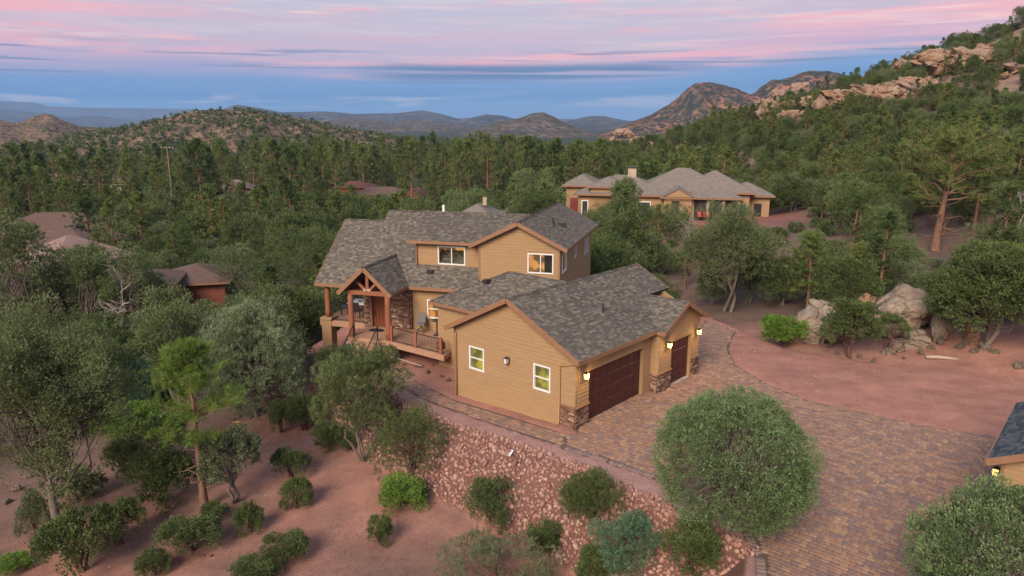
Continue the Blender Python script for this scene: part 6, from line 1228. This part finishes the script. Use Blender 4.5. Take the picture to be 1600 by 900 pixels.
def grow():
    g = np.random.default_rng(2024); out_ = []
    def ring(r0, r1, sp):
        th = R(41); r = r0
        while r < r1:
            n = int(2 * th * r / sp)
            for k in range(n): a = -th + 2 * th * (k + g.uniform(-.1, 1.1)) / n; q = r + g.uniform(-.6, .6) * sp; yield q * math.sin(a), q * math.cos(a)
            r += sp
    pts = list(ring(26, 62, 2.5)) + list(ring(62, 118, 3.1)) + list(ring(118, 260, 4.7)) + [q for q in ring(90, 240, 4.4) if q[0] > 30] + list(ring(260, 430, 7.5)); X = np.array([p[0] for p in pts]); Y = np.array([p[1] for p in pts]); Zg = ground_z(X, Y); PX, PY, DP = project(X, Y, Zg)
    for x, y, z, px, py, dp in zip(X, Y, Zg, PX, PY, DP):
        if px < -80 or px > 1680 or py > 905: continue
        k = wanted(g, x, y, z, px, py)
        if k is None: continue
        if k == 'pine': H = g.uniform(11, 22); W = H * g.uniform(.33, .45)
        elif k == 'mpine': H = g.uniform(6, 13); W = H * g.uniform(.4, .55)
        elif k == 'spine': H = g.uniform(3.5, 7.5) * (.75 if z > 14 else 1); W = H * g.uniform(.42, .6)
        elif k == 'jun': H = g.uniform(2.8, 5.2); W = H * g.uniform(.8, 1.15)
        elif k == 'oak': H = g.uniform(2.6, 5.4); W = H * g.uniform(.9, 1.25)
        else: H = g.uniform(.8, 1.8); W = H * g.uniform(1.1, 1.6)
        if y < 60 and x < 12 and k in ('jun', 'oak'): H *= 1.25; W *= 1.2
        if k in ('pine', 'spine', 'mpine'):                          # crowns keep below the stand's common canopy
            lim = np.interp(px, SKX, SKY) + abs(g.normal(0, 13)) - 3; Hm = survey_y(px, lim, y)[2] - z
            if Hm < 2.5 and y > 120 and x < 60: continue
            if Hm < H and not (x > 40 and z > 8): W *= max(.5, Hm / H); H = max(Hm, 2.0)
        if 60 < y < 200 and x < 30 and k in ('jun', 'oak'): q = g.uniform(.75, 1.6); H *= q; W *= q ** .7
        if y > 140 and x < 40 and k in ('jun', 'oak'): H *= 1.5; W *= 1.35
        tx, ty, _ = project(x, y, z + H); hw = W / 2 * FOC / dp; bad = False
        for (a, b_, c, d), Yt, *pr in CLEAR:
            if g.random() < (pr or [1])[0] and y < Yt and px + hw > a and px - hw < c and ty < d and py > b_: bad = True; break
        if bad:
            if k != 'scrub' and H > 2 and y > 60:                  # a lower bush may still fit
                k = 'scrub'; H = g.uniform(.8, 1.5); W = H * 1.5; tx, ty, _ = project(x, y, z + H); hw = W / 2 * FOC / dp
                if any(y < Yt and px + hw > a and px - hw < c and ty < d and py > b_ for (a, b_, c, d), Yt, *_ in CLEAR): continue
            else: continue
        out_.append((('pine' if k in ('spine', 'mpine') else k), x, y, z, H, W, H * W / dp / dp, px, py, k, g.uniform(0, 6.28), int(g.integers(0, 60))))
    return out_
WOOD = grow()
LIB = {'pine': (PINES, 16, 6.6, 'ponderosa_pine'), 'jun': (JUNS, 5, 5.0, 'juniper_tree'), 'oak': (OAKS, 5, 5.6, 'scrub_oak'), 'scrub': (SCRUB, 1.5, 2.0, 'shrub')}
def where(x, y, z, px):
    if y < 60 and x < 12: return 'in the thicket left of the house', 'left thicket'
    if x > 0 and y < 62: return 'in the brush behind the driveway and garage', 'ravine brush'
    if x > 10 and z > 16: return 'among the rocks near the hill crest', 'hill crest'
    if x > 10 and z > 4 or x > 40: return 'on the wooded hillside at the right', 'right hillside'
    if y < 118: return ('on the valley floor left of the house' if x < -14 else 'in the hollow behind the house'), ('valley floor' if x < -14 else 'hollow behind house')
    return ('in the tall stand beyond the left houses' if px < 470 else 'in the dark tall stand behind the red house'), ('left pine stand' if px < 470 else 'centre pine stand')
KN = {'pine': ['slender pine', 'ragged pine', 'dense pine', 'open-crowned pine', 'straight pine', 'full pine'], 'jun': ['grey-green juniper', 'rounded juniper', 'olive juniper', 'silvery juniper', 'bushy juniper'], 'oak': ['dark green scrub oak', 'spreading scrub oak', 'green scrub oak', 'low scrub oak', 'leafy scrub oak'], 'scrub': ['low green shrub', 'low dark shrub', 'low grey shrub', 'low olive shrub']}
MARKS = [(80, 'at the left edge'), (160, 'above the brown roofs'), (260, 'above the red stucco house'), (340, 'above the pink terrace'), (430, 'above the silvery juniper'), (520, 'left of the patio roof'), (600, 'above the entry gable'), (700, 'above the dormer'), (800, 'above the upper gable'), (890, 'left of the neighbour house'), (990, 'by the neighbour chimney'), (1090, 'by the neighbour patio'), (1190, 'right end of neighbour house'), (1290, 'above the small bright tree'), (1390, 'above the boulder outcrop'), (1480, 'by the big red-trunked pine'), (9999, 'towards the right edge')]
def mark(px): return next(t for m, t in MARKS if px < m)
ROWS = {}
for w in WOOD: ROWS.setdefault(where(w[1], w[2], w[3], w[7])[1], []).append(w[2])
ROWS = {k: tuple(np.percentile(v, (33, 67))) for k, v in ROWS.items()}
SIZE = {'pine': ('young', 6, 'medium', 13, 'very tall'), 'jun': ('small', 3.4, 'medium', 4.8, 'large'), 'oak': ('small', 3.4, 'medium', 4.8, 'large'), 'scrub': ('tiny', 1.1, 'small', 1.5, 'knee-high')}
REST = []; counts = {}
for kind, (lib, h0, w0, nm) in LIB.items():
    items = sorted([w for w in WOOD if w[0] == kind], key=lambda w: -w[6]); lim = 285; counts[kind] = len(items)
    for w in items[:lim]:
        _, x, y, z, H, W, _, px, py, _, rz, v = w; k = v % len(lib); gr = where(x, y, z, px)[1]; row = 'front row' if y < ROWS[gr][0] else 'middle row' if y < ROWS[gr][1] else 'back row'; sz = SIZE[kind][0] if H < SIZE[kind][1] else SIZE[kind][2] if H < SIZE[kind][3] else SIZE[kind][4]; plant(nm, lib[k], (x, y, z - .1), rz, (W / w0, W / w0, H / h0), f'{sz} {KN[kind][k]}, {gr} {row}, {mark(px)}', 'shrub' if kind == 'scrub' else 'tree', f'{nm.replace("_", " ")}s, {gr}')
    REST += [(kind, v % len(lib), x, y, z, H / h0, W / w0, rz) for _, x, y, z, H, W, _, px, py, _, rz, v in items[lim:]]
# ------------------------------------------------------------------ the rest of the woods: one mass
def forest_rest():
    lists = {}
    for kind, v, x, y, z, sh, sw, rz in REST: lists.setdefault((kind, v), []).append((x, y, z, sh, sw, rz))
    all_ = [(k, *q) for k, l in lists.items() for q in l]; me = bpy.data.meshes.new('woodland'); me.vertices.add(len(all_)); me.vertices.foreach_set('co', np.array([q[1:4] for q in all_], np.float32).ravel())
    keys = list(lists); a = me.attributes.new('species', 'INT', 'POINT'); a.data.foreach_set('value', np.array([keys.index(q[0]) for q in all_], np.int32))
    a = me.attributes.new('size', 'FLOAT_VECTOR', 'POINT'); a.data.foreach_set('vector', np.array([(q[5], q[5], q[4]) for q in all_], np.float32).ravel()); a = me.attributes.new('turn', 'FLOAT_VECTOR', 'POINT'); a.data.foreach_set('vector', np.array([(0, 0, q[6]) for q in all_], np.float32).ravel())
    o = link('woodland', me); tag(o, 'mass of farther pines, junipers and scrub filling the valley and the hillside', 'woodland', kind='stuff')
    ng = bpy.data.node_groups.new('woodland', 'GeometryNodeTree'); ng.interface.new_socket('Geometry', in_out='INPUT', socket_type='NodeSocketGeometry'); ng.interface.new_socket('Geometry', in_out='OUTPUT', socket_type='NodeSocketGeometry')
    gi = ng.nodes.new('NodeGroupInput'); go = ng.nodes.new('NodeGroupOutput'); jn = ng.nodes.new('GeometryNodeJoinGeometry'); lk = ng.links.new
    def named(n, t): q = ng.nodes.new('GeometryNodeInputNamedAttribute'); q.data_type = t; q.inputs[0].default_value = n; return [s for s in q.outputs if s.enabled][0]
    sp, sz, tu = named('species', 'INT'), named('size', 'FLOAT_VECTOR'), named('turn', 'FLOAT_VECTOR')
    first = {}
    for ob in list(COL.objects):
        if ob.type == 'MESH' and ob.parent and ob.data.name not in first: first[ob.data.name] = ob
    for i, (kind, v) in enumerate(keys):
        cp = ng.nodes.new('FunctionNodeCompare'); cp.data_type = 'INT'; cp.operation = 'EQUAL'; ins = [s for s in cp.inputs if s.enabled]; lk(sp, ins[0]); ins[1].default_value = i
        for m_ in LIB[kind][0][v]:
            oi = ng.nodes.new('GeometryNodeObjectInfo'); oi.transform_space = 'ORIGINAL'; oi.inputs['Object'].default_value = first[m_.name]; oi.inputs['As Instance'].default_value = True
            ip = ng.nodes.new('GeometryNodeInstanceOnPoints'); lk(gi.outputs[0], ip.inputs['Points']); lk(cp.outputs[0], ip.inputs['Selection']); lk(oi.outputs['Geometry'], ip.inputs['Instance']); lk(sz, ip.inputs['Scale'])
            er = ng.nodes.new('FunctionNodeEulerToRotation'); lk(tu, er.inputs[0]); lk(er.outputs[0], ip.inputs['Rotation']); lk(ip.outputs[0], jn.inputs[0])
    lk(jn.outputs[0], go.inputs[0]); md = o.modifiers.new('woodland', 'NODES'); md.node_group = ng
forest_rest()
# brush dotted over the left hill, too far to tell apart
def hill_brush():
    g = np.random.default_rng(9); X, Y, H = LH; n = 2000; nx, nr = X.shape; i = g.integers(0, nx - 1, n); j = g.integers(int(nr * .15), int(nr * .78), n); f = g.random((n, 1)); h_ = g.random((n, 1))
    P = lambda a, b_: np.stack([X[a, b_], Y[a, b_], H[a, b_]], -1); p = P(i, j) * (1 - f) + P(i + 1, j) * f; p = p * (1 - h_) + P(i, np.minimum(j + 1, nr - 1)) * h_; s = g.uniform(.6, 1.9, n)
    C = np.repeat(p, 3, 0) + g.normal(size=(3 * n, 3)) * np.repeat(s, 3)[:, None] * .35 + np.array((0, 0, .7)); me = leaf_mesh('hill_brush', C, g.normal(size=C.shape) + np.array((0, 0, 1.0)), 6, 1.3, .9, 1.0, .35, g, L_oak); o = link('hill_brush', me); tag(o, 'dark brush dotted over the broad brown hill on the left', 'brush', kind='stuff')
hill_brush()
# dry litter, twigs and tufts on the near dirt
def litter():
    g = np.random.default_rng(31); n = 9000; x = g.uniform(-24, 3, n); y = g.uniform(18, 42, n); d, i = seg_dist(x, y, PAD); k = (~i) & (d > 1) & (fbm(x / 3, y / 3, 3, 8) > -.05); x, y = x[k], y[k]; z = ground_z(x, y) + .01; C = np.stack([x, y, z], -1); m, t, b = new_mat('dry_litter'); at = t.nodes.new('ShaderNodeAttribute'); at.attribute_name = 'tint'; t.links.new(mixc(t, at.outputs['Fac'], (.10, .065, .05), (.26, .17, .12)), b.inputs['Base Color']); b.inputs['Roughness'].default_value = 1
    me = leaf_mesh('ground_litter', C, np.c_[g.normal(size=(len(C), 2)), np.full(len(C), .15)], 3, .11, .022, .5, .06, g, m); o = link('ground_litter', me); tag(o, 'dry twigs and needles scattered over the lower dirt slope', 'litter', kind='stuff')
litter()
# ------------------------------------------------------------------ evening haze
def haze():
    b = MB(); b.box((0, 7000, 170), (44000, 44000, 400)); m = bpy.data.materials.new('evening_air'); m.use_nodes = True; t = m.node_tree; t.nodes.clear(); o_ = t.nodes.new('ShaderNodeOutputMaterial'); v = t.nodes.new('ShaderNodeVolumePrincipled'); v.inputs['Color'].default_value = (.36, .60, .98, 1); v.inputs['Density'].default_value = 8e-5; v.inputs['Anisotropy'].default_value = 0; t.links.new(v.outputs[0], o_.inputs['Volume'])
    o = b.build('haze', m); tag(o, 'blue evening haze over the distant hills', 'haze', kind='stuff')
haze()
if False: print('pavers', np_, 'riprap', nrip, 'woods', counts, 'tris', sum(len(m.loops) - 2 * len(m.polygons) for m in bpy.data.meshes), 'objects', len(bpy.data.objects))
